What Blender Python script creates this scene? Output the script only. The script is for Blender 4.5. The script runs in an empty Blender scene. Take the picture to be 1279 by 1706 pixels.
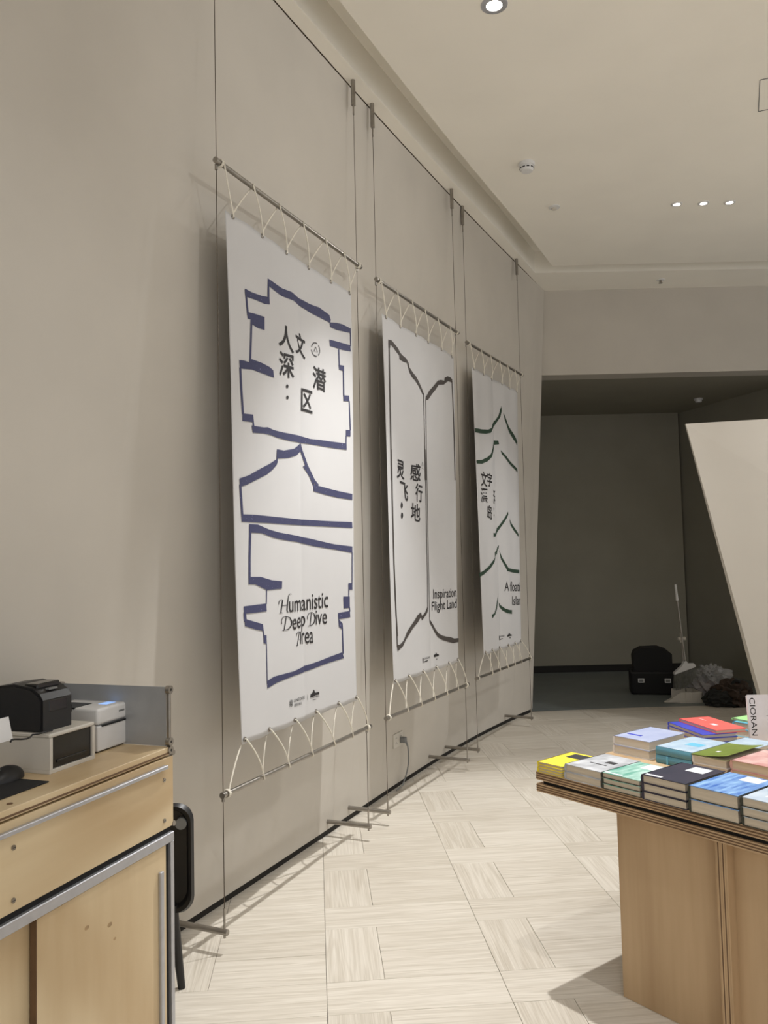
import bpy, bmesh, math, random
from mathutils import Vector, Matrix
random.seed(7)
scn = bpy.context.scene
C = scn.collection

# ------------------------------------------------------------------ camera
FPX, PITCH, ROLL, CAMH = 1351.3, .058, -.0227, 1.5
_cp, _sp, _cr, _sr = math.cos(PITCH), math.sin(PITCH), math.cos(ROLL), math.sin(ROLL)
FWD = Vector((0, _cp, _sp)); _rt = Vector((1, 0, 0)); _up = Vector((0, -_sp, _cp))
RIGHT = _cr*_rt + _sr*_up
UP = -_sr*_rt + _cr*_up
cam = bpy.data.cameras.new('camera'); camo = bpy.data.objects.new('camera', cam); C.objects.link(camo)
cam.sensor_fit = 'VERTICAL'; cam.sensor_height = 36; cam.lens = 36*FPX/1706
cam.clip_start = .02
M = Matrix((RIGHT, UP, -FWD)).transposed().to_4x4(); M.translation = (0, 0, CAMH)
camo.matrix_world = M
scn.camera = camo

# ------------------------------------------------------------------ world, exposure, lights
scn.view_settings.view_transform = 'Standard'; scn.view_settings.look = 'None'
scn.view_settings.gamma = 1; scn.view_settings.use_curve_mapping = False
scn.view_settings.exposure = 0.15
w = bpy.data.worlds.new('world'); scn.world = w; w.use_nodes = True
w.node_tree.nodes['Background'].inputs[0].default_value = (1, .98, .965, 1)
w.node_tree.nodes['Background'].inputs[1].default_value = .70
def spot(name, loc, target, power, angle, blend=.5, size=.03, col=(1, .995, .985)):
    l = bpy.data.lights.new(name, 'SPOT'); l.energy = power; l.spot_size = math.radians(angle)
    l.spot_blend = blend; l.shadow_soft_size = size; l.color = col
    o = bpy.data.objects.new(name, l); C.objects.link(o); o.location = loc
    d = Vector(target)-Vector(loc)
    o.rotation_euler = d.to_track_quat('-Z', 'Y').to_euler()
    return o
CZ = 4.19          # ceiling height
# spots at ceiling height: the near can in view, the group of three in view, then unseen fill spots added to brighten books, counter, floor and ceiling
LAMPS = [((.594, 3.812), (.66, 3.68, 0), 460, 68, .6), ((2.317, 6.129), (1.25, 6.1, 0), 150, 62, .9),
         ((2.522, 6.122), (-.75, 3.5, .6), 95, 46, .9), ((2.721, 6.118), (-1.1, 2.8, 1.0), 105, 46, .9),
         ((.85, 1.9), (1.1, 2.75, .7), 105, 70, .8), ((.45, 1.1), (-.5, 2.2, .8), 40, 80, .8),
         ((4.2, 4.2), (3.6, 6.4, 1.0), 105, 80, .8), ((3.3, 3.2), (3.4, 3.2, 0), 340, 58, .5),
         ((1.3, -.4), (1.3, -.6, 0), 360, 70, .6), ((3.8, .4), (3.8, .4, 0), 360, 66, .6), ((5.4, 2.6), (5.4, 2.6, 0), 340, 74, .7),
         ((2.6, 2.0), (-.1, 4.3, 3.5), 75, 62, 1)]  # unseen washer added to lift the upper wall and banner tops
for i, (p, t, e, a, b) in enumerate(LAMPS):
    spot('downlight_and_fill_beam', (p[0], p[1], CZ-.03), t, e, a, b, .05 if 1 <= i <= 3 else .03)

# ------------------------------------------------------------------ materials
def lin(c):
    return tuple(((x/255)/12.92 if x/255 <= .04045 else ((x/255+.055)/1.055)**2.4) for x in c)+(1,)
MATS = {}
def mat(name, rgb, rough=.6, metal=0, var=0, scale=8, bump=0, bscale=200, stretch=None, rgb2=None, trans=0, alpha=1, coord='Object', emit=0):
    if name in MATS: return MATS[name]
    m = bpy.data.materials.new(name); m.use_nodes = True
    nt = m.node_tree; N = nt.nodes; L = nt.links; b = N['Principled BSDF']
    b.inputs['Base Color'].default_value = lin(rgb); b.inputs['Roughness'].default_value = rough
    b.inputs['Metallic'].default_value = metal
    if trans: b.inputs['Transmission Weight'].default_value = trans
    if alpha < 1: b.inputs['Alpha'].default_value = alpha
    if emit:
        b.inputs['Emission Color'].default_value = lin(rgb); b.inputs['Emission Strength'].default_value = emit
    tc = N.new('ShaderNodeTexCoord'); mp = N.new('ShaderNodeMapping'); L.new(tc.outputs[coord], mp.inputs[0])
    if stretch: mp.inputs['Scale'].default_value = stretch
    nz = N.new('ShaderNodeTexNoise'); nz.inputs['Scale'].default_value = scale; nz.inputs['Detail'].default_value = 6
    L.new(mp.outputs[0], nz.inputs[0])
    cr = N.new('ShaderNodeValToRGB'); cr.color_ramp.elements[0].position = .3; cr.color_ramp.elements[1].position = .7
    c2 = rgb2 or tuple(max(0, x*(1-var)) for x in rgb)
    cr.color_ramp.elements[0].color = lin(c2); cr.color_ramp.elements[1].color = lin(rgb)
    L.new(nz.outputs[0], cr.inputs[0]); L.new(cr.outputs[0], b.inputs['Base Color'])
    if bump:
        n2 = N.new('ShaderNodeTexNoise'); n2.inputs['Scale'].default_value = bscale; L.new(mp.outputs[0], n2.inputs[0])
        bp = N.new('ShaderNodeBump'); bp.inputs['Strength'].default_value = bump; bp.inputs['Distance'].default_value = .002
        L.new(n2.outputs[0], bp.inputs['Height']); L.new(bp.outputs[0], b.inputs['Normal'])
    MATS[name] = m
    return m
def wood(name, light, dark, rough=.5, sx=1.2, sy=14, rings=3.0, rand=.0, axis=0, mixv=.5, fine=.25):
    """grain runs along local axis 0 or 2"""
    m = bpy.data.materials.new(name); m.use_nodes = True
    nt = m.node_tree; N = nt.nodes; L = nt.links; b = N['Principled BSDF']; b.inputs['Roughness'].default_value = rough
    tc = N.new('ShaderNodeTexCoord'); oi = N.new('ShaderNodeObjectInfo')
    ad = N.new('ShaderNodeVectorMath'); ad.operation = 'ADD'
    ms = N.new('ShaderNodeVectorMath'); ms.operation = 'SCALE'; ms.inputs['Scale'].default_value = 37*(1 if rand else 0)
    cb = N.new('ShaderNodeCombineXYZ')
    for k in range(3): L.new(oi.outputs['Random'], cb.inputs[k])
    L.new(cb.outputs[0], ms.inputs[0]); L.new(tc.outputs['Object'], ad.inputs[0]); L.new(ms.outputs[0], ad.inputs[1])
    mp = N.new('ShaderNodeMapping'); sc = [sy, sy, sy]; sc[axis] = sx; mp.inputs['Scale'].default_value = sc
    L.new(ad.outputs[0], mp.inputs[0])
    n1 = N.new('ShaderNodeTexNoise'); n1.inputs['Scale'].default_value = .55; n1.inputs['Detail'].default_value = 2; n1.inputs['Distortion'].default_value = .6
    L.new(mp.outputs[0], n1.inputs[0])
    mu = N.new('ShaderNodeMath'); mu.operation = 'MULTIPLY'; mu.inputs[1].default_value = rings*6.28*3; L.new(n1.outputs[0], mu.inputs[0])
    sn = N.new('ShaderNodeMath'); sn.operation = 'SINE'; L.new(mu.outputs[0], sn.inputs[0])
    mr = N.new('ShaderNodeMapRange'); mr.inputs[1].default_value = -1; mr.inputs[2].default_value = 1; L.new(sn.outputs[0], mr.inputs[0])
    mp2 = N.new('ShaderNodeMapping'); s2 = [sy*9, sy*9, sy*9]; s2[axis] = sx*3; mp2.inputs['Scale'].default_value = s2; L.new(ad.outputs[0], mp2.inputs[0])
    n2 = N.new('ShaderNodeTexNoise'); n2.inputs['Scale'].default_value = 1; n2.inputs['Detail'].default_value = 4; L.new(mp2.outputs[0], n2.inputs[0])
    a1 = N.new('ShaderNodeMath'); a1.operation = 'MULTIPLY'; a1.inputs[1].default_value = mixv; L.new(mr.outputs[0], a1.inputs[0])
    a2 = N.new('ShaderNodeMath'); a2.operation = 'MULTIPLY_ADD'; a2.inputs[1].default_value = fine*2; L.new(n2.outputs[0], a2.inputs[0]); L.new(a1.outputs[0], a2.inputs[2])
    if rand:
        a3 = N.new('ShaderNodeMath'); a3.operation = 'MULTIPLY_ADD'; a3.inputs[1].default_value = rand; L.new(oi.outputs['Random'], a3.inputs[0]); L.new(a2.outputs[0], a3.inputs[2])
        last = a3
    else: last = a2
    cr = N.new('ShaderNodeValToRGB'); cr.color_ramp.elements[0].color = lin(light); cr.color_ramp.elements[1].color = lin(dark)
    cr.color_ramp.elements[0].position = .1; cr.color_ramp.elements[1].position = 1.1 if not rand else 1.3
    L.new(last.outputs[0], cr.inputs[0]); L.new(cr.outputs[0], b.inputs['Base Color'])
    bp = N.new('ShaderNodeBump'); bp.inputs['Strength'].default_value = .08; bp.inputs['Distance'].default_value = .001
    L.new(n2.outputs[0], bp.inputs['Height']); L.new(bp.outputs[0], b.inputs['Normal'])
    MATS[name] = m
    return m
wallm = mat('wall_paint', (199, 193, 183), .75, var=.03, scale=2.5, bump=.08, bscale=60)
ceilm = mat('ceiling_paint', (245, 241, 231), .85, var=.02, scale=2)
panelm = mat('white_panel_paint', (214, 208, 198), .6, var=.02, scale=2)
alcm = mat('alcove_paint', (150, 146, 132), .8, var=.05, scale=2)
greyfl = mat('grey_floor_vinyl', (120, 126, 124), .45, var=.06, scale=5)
black = mat('black_recess', (24, 21, 18), .7)
oak = wood('oak_plank', (227, 221, 210), (176, 166, 150), .45, 1.5, 26, 2.4, rand=.16, mixv=.2, fine=.42)
birch = wood('birch_ply', (216, 196, 160), (182, 154, 114), .42, .8, 3.2, 1.3, axis=0, mixv=.55, fine=.18)
birchv = wood('birch_ply_door', (216, 196, 160), (184, 156, 116), .42, 1.5, 3.0, 1.1, axis=2, mixv=.52, fine=.18)
tblw = wood('table_ply', (200, 172, 136), (158, 128, 92), .45, .8, 4, 1.3, axis=2, mixv=.4, fine=.25)
plyl = mat('ply_layer_light', (190, 160, 122), .55, var=.1, scale=20)
plyd = mat('ply_layer_dark', (112, 84, 58), .6, var=.1, scale=20)
steel = mat('brushed_steel', (166, 161, 154), .3, .9, var=.08, scale=30)
alu = mat('aluminium', (196, 198, 204), .48, .8, var=.05, scale=30)
galv = mat('galvanised_sheet', (172, 174, 176), .45, .35, var=.1, scale=6)
cablem = mat('steel_cable', (96, 86, 74), .5, .6, var=.1, scale=300)
fabric = mat('banner_fabric', (198, 197, 197), .85, var=.02, scale=3, bump=.05, bscale=500)
ropem = mat('cotton_rope', (242, 236, 222), .9, var=.1, scale=300, bump=.4, bscale=900)
navyink = mat('navy_ink', (54, 56, 88), .8, rgb2=(60, 62, 94), scale=150)
greyink = mat('brown_grey_ink', (72, 66, 62), .8, var=.12, scale=90)
greenink = mat('green_ink', (38, 64, 46), .8, var=.15, scale=90)
blackink = mat('black_ink', (34, 31, 32), .8)
for nm, sp in (('navy_ink', (150, 150, 190)),):     # rough print speckle
    m = MATS[nm]; nt = m.node_tree; cr = [n for n in nt.nodes if n.type == 'VALTORGB'][0]
    e = cr.color_ramp.elements.new(.73); e.color = lin(sp); cr.color_ramp.elements[1].position = .66
blackp = mat('black_plastic', (22, 22, 24), .42, var=.1, scale=60)
blackm = mat('black_matt', (16, 16, 18), .8, var=.2, scale=60)
whitep = mat('white_plastic', (222, 222, 222), .35, var=.02, scale=10)
creamp = mat('cream_plastic', (205, 200, 190), .45, var=.02, scale=10)
greyp = mat('grey_plastic', (120, 122, 122), .5, var=.05, scale=20)
smoke = mat('smoked_plastic', (30, 30, 30), .18, var=.2, scale=12)
lampglow = mat('lamp_glow', (255, 246, 230), .4, emit=14)
bluelit = mat('blue_status_light', (150, 190, 255), .4, emit=.6)

# ------------------------------------------------------------------ mesh helpers
class MB:
    def __init__(s): s.bm = bmesh.new()
    def box(s, x0, y0, z0, x1, y1, z1, bev=0, seg=1, rot=None):
        r = bmesh.ops.create_cube(s.bm, size=1)
        vs = r['verts']
        for v in vs: v.co = Vector(((x0+x1)/2+v.co.x*(x1-x0), (y0+y1)/2+v.co.y*(y1-y0), (z0+z1)/2+v.co.z*(z1-z0)))
        if bev:
            es = list({e for v in vs for e in v.link_edges})
            vs = bmesh.ops.bevel(s.bm, geom=es, offset=bev, segments=seg, affect='EDGES', profile=.5)['verts']
        if rot is not None:
            bmesh.ops.transform(s.bm, matrix=rot, verts=vs)
        return s
    def cyl(s, a, b, r, r2=None, n=14, caps=True):
        a = Vector(a); b = Vector(b); d = b-a
        q = d.to_track_quat('Z', 'Y').to_matrix().to_4x4(); q.translation = (a+b)/2
        bmesh.ops.create_cone(s.bm, cap_ends=caps, segments=n, radius1=r, radius2=r if r2 is None else r2, depth=d.length, matrix=q)
        return s
    def tube(s, pts, r, n=6, closed=False):
        pts = [Vector(p) for p in pts]; rings = []
        ref = Vector((0.13, .31, .94))
        for i, p in enumerate(pts):
            a = pts[max(0, i-1)]; b = pts[min(len(pts)-1, i+1)]; t = (b-a).normalized()
            x = t.cross(ref)
            if x.length < .05: x = t.cross(Vector((1, 0, 0)))
            x.normalize(); y = t.cross(x)
            rr = r[i] if isinstance(r, (list, tuple)) else r
            rings.append([s.bm.verts.new(p+x*rr*math.cos(2*math.pi*k/n)+y*rr*math.sin(2*math.pi*k/n)) for k in range(n)])
        for A, B in zip(rings, rings[1:]):
            for k in range(n): s.bm.faces.new((A[k], A[(k+1) % n], B[(k+1) % n], B[k]))
        s.bm.faces.new(rings[0][::-1]); s.bm.faces.new(rings[-1])
        return s
    def lathe(s, prof, c=(0, 0, 0), n=24, flip=False):
        c = Vector(c); rings = []
        for r, z in prof:
            rings.append([s.bm.verts.new(c+Vector((r*math.cos(2*math.pi*k/n), r*math.sin(2*math.pi*k/n), z))) for k in range(n)])
        for A, B in zip(rings, rings[1:]):
            for k in range(n): s.bm.faces.new((A[k], A[(k+1) % n], B[(k+1) % n], B[k]))
        s.bm.faces.new(rings[0]); s.bm.faces.new(rings[-1])
        return s
    def prism(s, pts, z0, z1, mtx=None):
        """polygon in xy extruded in z, then transformed"""
        lo = [s.bm.verts.new((x, y, z0)) for x, y in pts]; hi = [s.bm.verts.new((x, y, z1)) for x, y in pts]
        n = len(pts); s.bm.faces.new(lo[::-1]); s.bm.faces.new(hi)
        for k in range(n): s.bm.faces.new((lo[k], lo[(k+1) % n], hi[(k+1) % n], hi[k]))
        if mtx is not None: bmesh.ops.transform(s.bm, matrix=mtx, verts=lo+hi)
        return s
    def quadstrip(s, A, B):
        a = [s.bm.verts.new(p) for p in A]; b = [s.bm.verts.new(p) for p in B]
        for k in range(len(a)-1): s.bm.faces.new((a[k], a[k+1], b[k+1], b[k]))
        return s
    def build(s, name, m, parent=None, smooth=False, loc=None, rz=None):
        bmesh.ops.recalc_face_normals(s.bm, faces=s.bm.faces[:])
        me = bpy.data.meshes.new(name); s.bm.to_mesh(me); s.bm.free()
        o = bpy.data.objects.new(name, me); C.objects.link(o)
        if m: me.materials.append(m)
        if parent: o.parent = parent
        if loc: o.location = loc
        if rz is not None: o.rotation_euler = (0, 0, rz)
        if smooth:
            for p in me.polygons: p.use_smooth = True
            md = o.modifiers.new('edge_split', 'EDGE_SPLIT'); md.split_angle = math.radians(40)
        return o
def tag(o, label=None, cat=None, group=None, kind=None):
    if label: o['label'] = label
    if cat: o['category'] = cat
    if group: o['group'] = group
    if kind: o['kind'] = kind
    return o
def thing(name, label, cat, loc=(0, 0, 0), rz=0, group=None):
    o = bpy.data.objects.new(name, None); C.objects.link(o); o.location = loc; o.rotation_euler = (0, 0, rz)
    o.empty_display_size = .05
    return tag(o, label, cat, group)
def struct(o): o['kind'] = 'structure'; return o
def copytree(o, parent=None):
    c = o.copy(); C.objects.link(c); c.parent = parent
    for ch in list(o.children): copytree(ch, c)
    return c
# photograph measurements -> points of the place
def ray(x, y): return RIGHT*((x-639.5)/FPX)-UP*((y-853)/FPX)+FWD
def at(x, y, z):
    d = ray(x, y); t = (z-CAMH)/d.z; return Vector((d.x*t, d.y*t, z))
def atY(x, y, Y):
    d = ray(x, y); t = Y/d.y; return Vector((d.x*t, Y, CAMH+d.z*t))

# ------------------------------------------------------------------ room shell
def base_x(y):
    if y < 3.5: return base_x(3.5)+(y-3.5)*.445
    return .00808299*y**3-.11604064*y**2+.99640656*y-3.22651493
def top_x(y): return .00857155*y*y+.39250884*y-2.06325297
NW = 48
def wall_pt(t, z, off=0):
    """t 0..1 along the leaning left wall, z height, off = into the room"""
    yb = -1.5+t*(7.885+1.5); yt = -1.5+t*(8.10+1.5)
    b = Vector((base_x(yb), yb, 0)); u = Vector((top_x(yt), yt, CZ))
    p = b.lerp(u, z/CZ)
    e = .01; t2 = min(1, t+e); t1 = t2-2*e
    tg = Vector((base_x(-1.5+t2*9.385)-base_x(-1.5+t1*9.385), (t2-t1)*9.385, 0)).normalized()
    n = Vector((tg.y, -tg.x, 0))
    return p+n*off, n
def wall_hit(x, y):
    """point of the wall under a picture measurement"""
    best = None; d = ray(x, y); o = Vector((0, 0, CAMH))
    for i in range(1, 1200):
        P = o+d*(i*.01)
        # compare with wall at that height
        t = P.z/CZ; yy = P.y
        lo, hi = 0, 1
        for _ in range(30):
            m_ = (lo+hi)/2
            if wall_pt(m_, P.z)[0].y < yy: lo = m_
            else: hi = m_
        if P.x < wall_pt(lo, P.z)[0].x: return P, wall_pt(lo, P.z)[1], lo
    return None
mb = MB()
ts = [k/NW for k in range(NW+1)]
WT = 4.186
front = [[wall_pt(t, z)[0] for t in ts] for z in (.035, WT)]
backf = [[wall_pt(t, z, -.18)[0] for t in ts] for z in (.035, WT)]
mb.quadstrip(front[0], front[1]); mb.quadstrip(backf[0], backf[1]); mb.quadstrip(front[1], backf[1]); mb.quadstrip(front[0], backf[0])
mb.quadstrip([front[0][-1], front[1][-1]], [backf[0][-1], backf[1][-1]]); mb.quadstrip([front[0][0], front[1][0]], [backf[0][0], backf[1][0]])
bmesh.ops.remove_doubles(mb.bm, verts=mb.bm.verts[:], dist=.0005)
wl = struct(mb.build('wall_left', wallm))
for p in wl.data.polygons: p.use_smooth = False
mb = MB()
A = [wall_pt(t, 0, -.012)[0] for t in ts]; B = [wall_pt(t, .035, -.012)[0] for t in ts]; D = [wall_pt(t, .035, -.1)[0] for t in ts]; E_ = [wall_pt(t, 0, -.1)[0] for t in ts]
mb.quadstrip(A, B); mb.quadstrip(B, D); mb.quadstrip(D, E_); mb.quadstrip(E_, A)
struct(mb.build('baseboard_left', black))
# ceiling: border strip by the wall, recessed slot, main field
def lt(y): return top_x(y)
cy = [-1.5, 0, 1.5, 3, 3.746, 4.46, 5.1, 5.701, 6.6, 7.577]
def s_in(y): return top_x(y)+.092+.035*max(0, (y-3.7)/3.9)     # inner edge of the border strip
def m_in(y): return s_in(y)+.215                                  # edge of the main field
XR = 8
Wt = [Vector((top_x(y)+.005, y, CZ)) for y in cy]+[Vector((top_x(8.1)+.0, 8.12, CZ)), Vector((XR, 8.12, CZ))]
Si = [Vector((s_in(y), y, CZ)) for y in cy]; Si[-1] = Vector((1.49, 7.59, CZ)); Si += [Vector((1.49, 7.59, CZ)), Vector((XR, 7.66, CZ))]
Mi = [Vector((m_in(y), y, CZ)) for y in cy]; Mi[-1] = Vector((1.617, 7.411, CZ)); Mi += [Vector((1.617, 7.411, CZ)), Vector((XR, 7.35, CZ))]
up = Vector((0, 0, .21))
mb = MB()
mb.quadstrip(Wt, Si); mb.quadstrip(Si, [p+up for p in Si]); mb.quadstrip([p+up for p in Si], [p+up for p in Mi]); mb.quadstrip([p+up for p in Mi], Mi)
fld = [p for p in Mi]
far = [Vector((XR, p.y, CZ)) for p in Mi]
for k in range(len(Mi)-2):
    if (Mi[k+1]-Mi[k]).length < 1e-5: continue
    vs = [mb.bm.verts.new(p) for p in (Mi[k], Mi[k+1], Vector((XR, Mi[k+1].y if k < len(Mi)-3 else 7.35, CZ)), far[k])]
    mb.bm.faces.new(vs)
bmesh.ops.remove_doubles(mb.bm, verts=mb.bm.verts[:], dist=.0005)
ce = struct(mb.build('ceiling', ceilm))
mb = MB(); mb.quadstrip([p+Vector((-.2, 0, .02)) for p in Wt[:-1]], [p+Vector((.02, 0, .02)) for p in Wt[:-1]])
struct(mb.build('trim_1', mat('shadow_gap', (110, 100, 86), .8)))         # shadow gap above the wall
# access hatch and its frame line
h0 = at(1265, 133, CZ); h1 = at(1262.5, 186, CZ); hr = math.atan2(h1.y-h0.y, h1.x-h0.x)
mb = MB(); hl = (h1-h0).length; MB_ = Matrix.Translation(h0) @ Matrix.Rotation(hr, 4, 'Z')
for (a, b, c, d) in ((0, -.004, hl, 0), (0, -.45, .004, 0), (hl-.004, -.45, hl, 0), (0, -.45, hl, -.446)):
    mb.box(a, b, -.003, c, d, 0, rot=MB_)
hat = mb.build('access_hatch', greyp); tag(hat, 'thin square outline of an access hatch in the ceiling at the right edge', 'hatch')
# lintel over the alcove, alcove, floor beyond
mb = MB(); mb.box(1.2, 8.12, 3.32, XR, 8.35, CZ+.05); struct(mb.build('wall_lintel', wallm))
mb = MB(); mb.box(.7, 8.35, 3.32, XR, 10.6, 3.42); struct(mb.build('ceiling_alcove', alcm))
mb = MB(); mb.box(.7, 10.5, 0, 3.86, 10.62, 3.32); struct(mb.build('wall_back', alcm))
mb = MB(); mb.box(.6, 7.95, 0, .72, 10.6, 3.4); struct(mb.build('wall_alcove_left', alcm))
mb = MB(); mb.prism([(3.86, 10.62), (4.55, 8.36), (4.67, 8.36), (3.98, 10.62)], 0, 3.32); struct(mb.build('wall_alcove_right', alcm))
mb = MB(); mb.box(.72, 10.485, 0, 3.85, 10.5, .085); struct(mb.build('baseboard_back', black))
# leaning white wall end on the right
mb = MB()
tl = atY(1142, 706, 6.6); tr = Vector((6.0, 6.05, 2.60)); bl = Vector((3.07, 6.6, 0)); br = Vector((6.0, 6.0, 0))
f = [tl, tr, br, bl]; bk = [tl+Vector((.0, .02, 0)), tr+Vector((.2, .2, 0)), br+Vector((.2, .2, 0)), bl+Vector((-.012, .05, 0))]
fv = [mb.bm.verts.new(p) for p in f]; bv = [mb.bm.verts.new(p) for p in bk]
mb.bm.faces.new(fv); mb.bm.faces.new(bv[::-1])
for k in range(4): mb.bm.faces.new((fv[k], fv[(k+1) % 4], bv[(k+1) % 4], bv[k]))
struct(mb.build('wall_right', panelm))

# ------------------------------------------------------------------ floor of planks
S, TH, OX, OY = .6248, .0855, -.2955, 3.5999
ex = Vector((math.cos(TH), math.sin(TH), 0)); ey = Vector((-math.sin(TH), math.cos(TH), 0))
mb = MB(); mb.box(-4, -2.5, -.05, XR, 8.02, -.014); floor = struct(mb.build('floor', black))
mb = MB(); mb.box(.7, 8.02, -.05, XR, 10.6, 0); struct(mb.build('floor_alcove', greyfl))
G = .0007
def plank_mesh(lx, ly):
    b = MB(); b.box(-lx/2+G, -ly/2+G, -.014, lx/2-G, ly/2-G, 0)
    es = [e for e in b.bm.edges if all(v.co.z > -.001 for v in e.verts)]
    bmesh.ops.bevel(b.bm, geom=es, offset=.0008, segments=1, affect='EDGES')
    me = bpy.data.meshes.new('plank'); b.bm.to_mesh(me); b.bm.free(); me.materials.append(oak); return me
PL = {'full': plank_mesh(S, S/3), 'short': plank_mesh(S*2/3, S/3)}
spots = []
for i in range(-6, 13):
    for j in range(-7, 8):
        o = Vector((OX, OY, 0))+ex*(i*S)+ey*((j-1)*S)
        for kind, cx, cyy, r in (('full', .5, 5/6, 0), ('short', 1/6, 1/3, math.pi/2), ('short', 2/3, 1/2, 0), ('short', 2/3, 1/6, 0)):
            p = o+ex*(cx*S)+ey*(cyy*S)
            if p.y > 7.96 or p.x < base_x(p.y)-.4 or p.x > XR: continue
            d = p-Vector((0, 0, CAMH)); zc = d.dot(FWD)
            px = 639.5+FPX*d.dot(RIGHT)/zc if zc > .3 else -9999; py = 853-FPX*d.dot(UP)/zc if zc > .3 else 9999
            vis = -60 < px < 1330 and py < 1800 and p.x > base_x(p.y)-.12
            spots.append((0 if vis else 1, d.length, kind, p, r))
spots.sort(key=lambda t: (t[0], t[1]))
rest = MB()
for k, (v, dist, kind, p, r) in enumerate(spots):
    if k < 300:
        o = bpy.data.objects.new('plank', PL[kind]); C.objects.link(o); o.parent = floor
        o.location = p+Vector((0, 0, random.uniform(-.0004, 0))); o.rotation_euler = (0, 0, TH+r)
    else:
        n0 = len(rest.bm.verts); rest.bm.from_mesh(PL[kind]); rest.bm.verts.ensure_lookup_table()
        bmesh.ops.transform(rest.bm, matrix=Matrix.Translation(p) @ Matrix.Rotation(TH+r, 4, 'Z'), verts=rest.bm.verts[n0:])
if len(rest.bm.verts):
    tag(rest.build('plank_field', oak, floor), kind='stuff')

# ------------------------------------------------------------------ ceiling fixtures
def downlight(p, r, label, tilt, big=False):
    t = thing('downlight', label, 'ceiling light', (p[0], p[1], CZ), 0, None)
    MB().lathe([(r*.72, -.001), (r*.72, -.006), (r, -.007), (r*1.18, -.004), (r*1.2, 0)], n=28).build('trim_ring', whitep if not big else alu, t, True)
    MB().lathe([(r*.70, -.0035), (r*.4, -.0055), (r*.02, -.0062)], n=28).build('lamp', lampglow, t, True)
    return t
downlight(LAMPS[0][0], .055, 'single round recessed spotlight with silver rim at the top edge of the ceiling', 0, True)
for k, nm in enumerate(('leftmost', 'middle', 'rightmost')):
    downlight(LAMPS[1+k][0], .036, f'{nm} lamp in the row of three small glowing ceiling spots', 0)
p = at(877, 272, CZ)
t = thing('smoke_detector', 'white round smoke detector on the ceiling above the second banner', 'smoke detector', p)
MB().lathe([(.056, 0), (.056, -.018), (.052, -.022)], n=24).build('base', whitep, t, True)
MB().lathe([(.047, -.022), (.047, -.045), (.038, -.058), (.02, -.062)], n=24).build('sensor_head', whitep, t, True)
m_ = MB()
for k in range(10):
    a = k*math.pi/5; m_.box(-.009, .044, -.043, .009, .049, -.036, rot=Matrix.Rotation(a, 4, 'Z'))
m_.build('vent_slot', blackp, t)
p = at(923, 345, CZ)
t = thing('ceiling_sprinkler', 'small white round sprinkler plate on the ceiling past the smoke detector', 'sprinkler', p)
MB().lathe([(.045, 0), (.043, -.006), (.028, -.008)], n=24).build('plate', whitep, t, True)
MB().lathe([(.02, -.008), (.02, -.02), (.012, -.024)], n=20).build('head', creamp, t, True)
p = at(1100, 466, CZ)
t = thing('ceiling_sprinkler', 'tiny sprinkler head on the border strip above the lintel', 'sprinkler', p)
MB().lathe([(.04, 0), (.038, -.006), (.02, -.008)], n=20).build('plate', whitep, t, True)
MB().lathe([(.012, -.008), (.012, -.03), (.02, -.033), (.02, -.036)], n=16).build('head', steel, t, True)
p = at(1163, 664, 3.32)
t = thing('alcove_detector', 'small pale detector on the dark alcove ceiling', 'detector', p)
MB().lathe([(.05, 0), (.05, -.02)], n=20).build('base', whitep, t, True)
MB().lathe([(.04, -.02), (.036, -.045), (.01, -.05)], n=20).build('sensor_head', whitep, t, True)

# ------------------------------------------------------------------ cables with ceiling fittings and floor brackets
WIRES = [(-.65, 3.211), (-.12, 4.411), (-.016, 4.65), (.546, 5.786), (.653, 6.081), (1.252, 7.213)]
ZT, ZB, ZBR = 3.125, .603, .08
wl_lab = ['thin steel cable along the left edge of the blue printed banner', 'thin steel cable along the right edge of the blue printed banner',
          'thin steel cable along the left edge of the open book banner', 'thin steel cable along the right edge of the open book banner',
          'thin steel cable along the left edge of the green printed banner', 'thin steel cable along the right edge of the green printed banner']
def wall_n_at(x, y):
    lo, hi = 0, 1
    for _ in range(40):
        m_ = (lo+hi)/2; P, n = wall_pt(m_, ZBR)
        tg = Vector((-n.y, n.x, 0))
        if (Vector((x, y, 0))-P).dot(tg) > 0: lo = m_
        else: hi = m_
    P, n = wall_pt(lo, ZBR); return P, n, (Vector((x, y, ZBR))-P).dot(n)
for (x, y), lab in zip(WIRES, wl_lab):
    t = thing('suspension_cable', lab, 'cable', (x, y, 0), 0, 'banner suspension cables')
    MB().cyl((0, 0, ZBR-.02), (0, 0, CZ-.15), .0017, n=8).build('cable', cablem, t, True)
    m_ = MB(); m_.cyl((0, 0, CZ-.145), (0, 0, CZ), .0125, n=16); m_.build('ceiling_fitting', steel, t, True)
    m_ = MB(); m_.cyl((0, 0, CZ-.2), (0, 0, CZ-.145), .0048, n=10); m_.build('fitting_neck', steel, t, True)
    P, n, dist = wall_n_at(x, y)
    br = MB().cyl(-n*(dist+.0), n*.014, .0115, n=16).build('floor_bracket', steel, t, True, loc=(0, 0, ZBR))
    MB().lathe([(.014, -.018), (.014, .003)], n=16).build('grub_screw', steel, t, True, loc=(0, 0, ZBR-.002)) if False else None
    MB().cyl((0, 0, ZBR-.022), (0, 0, ZBR-.008), .005, n=10).build('cable_stop', steel, t, True)
    MB().cyl((0, 0, ZBR+.01), (0, 0, ZBR+.09), .0042, n=10).build('cable_sleeve', steel, t, True)

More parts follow.
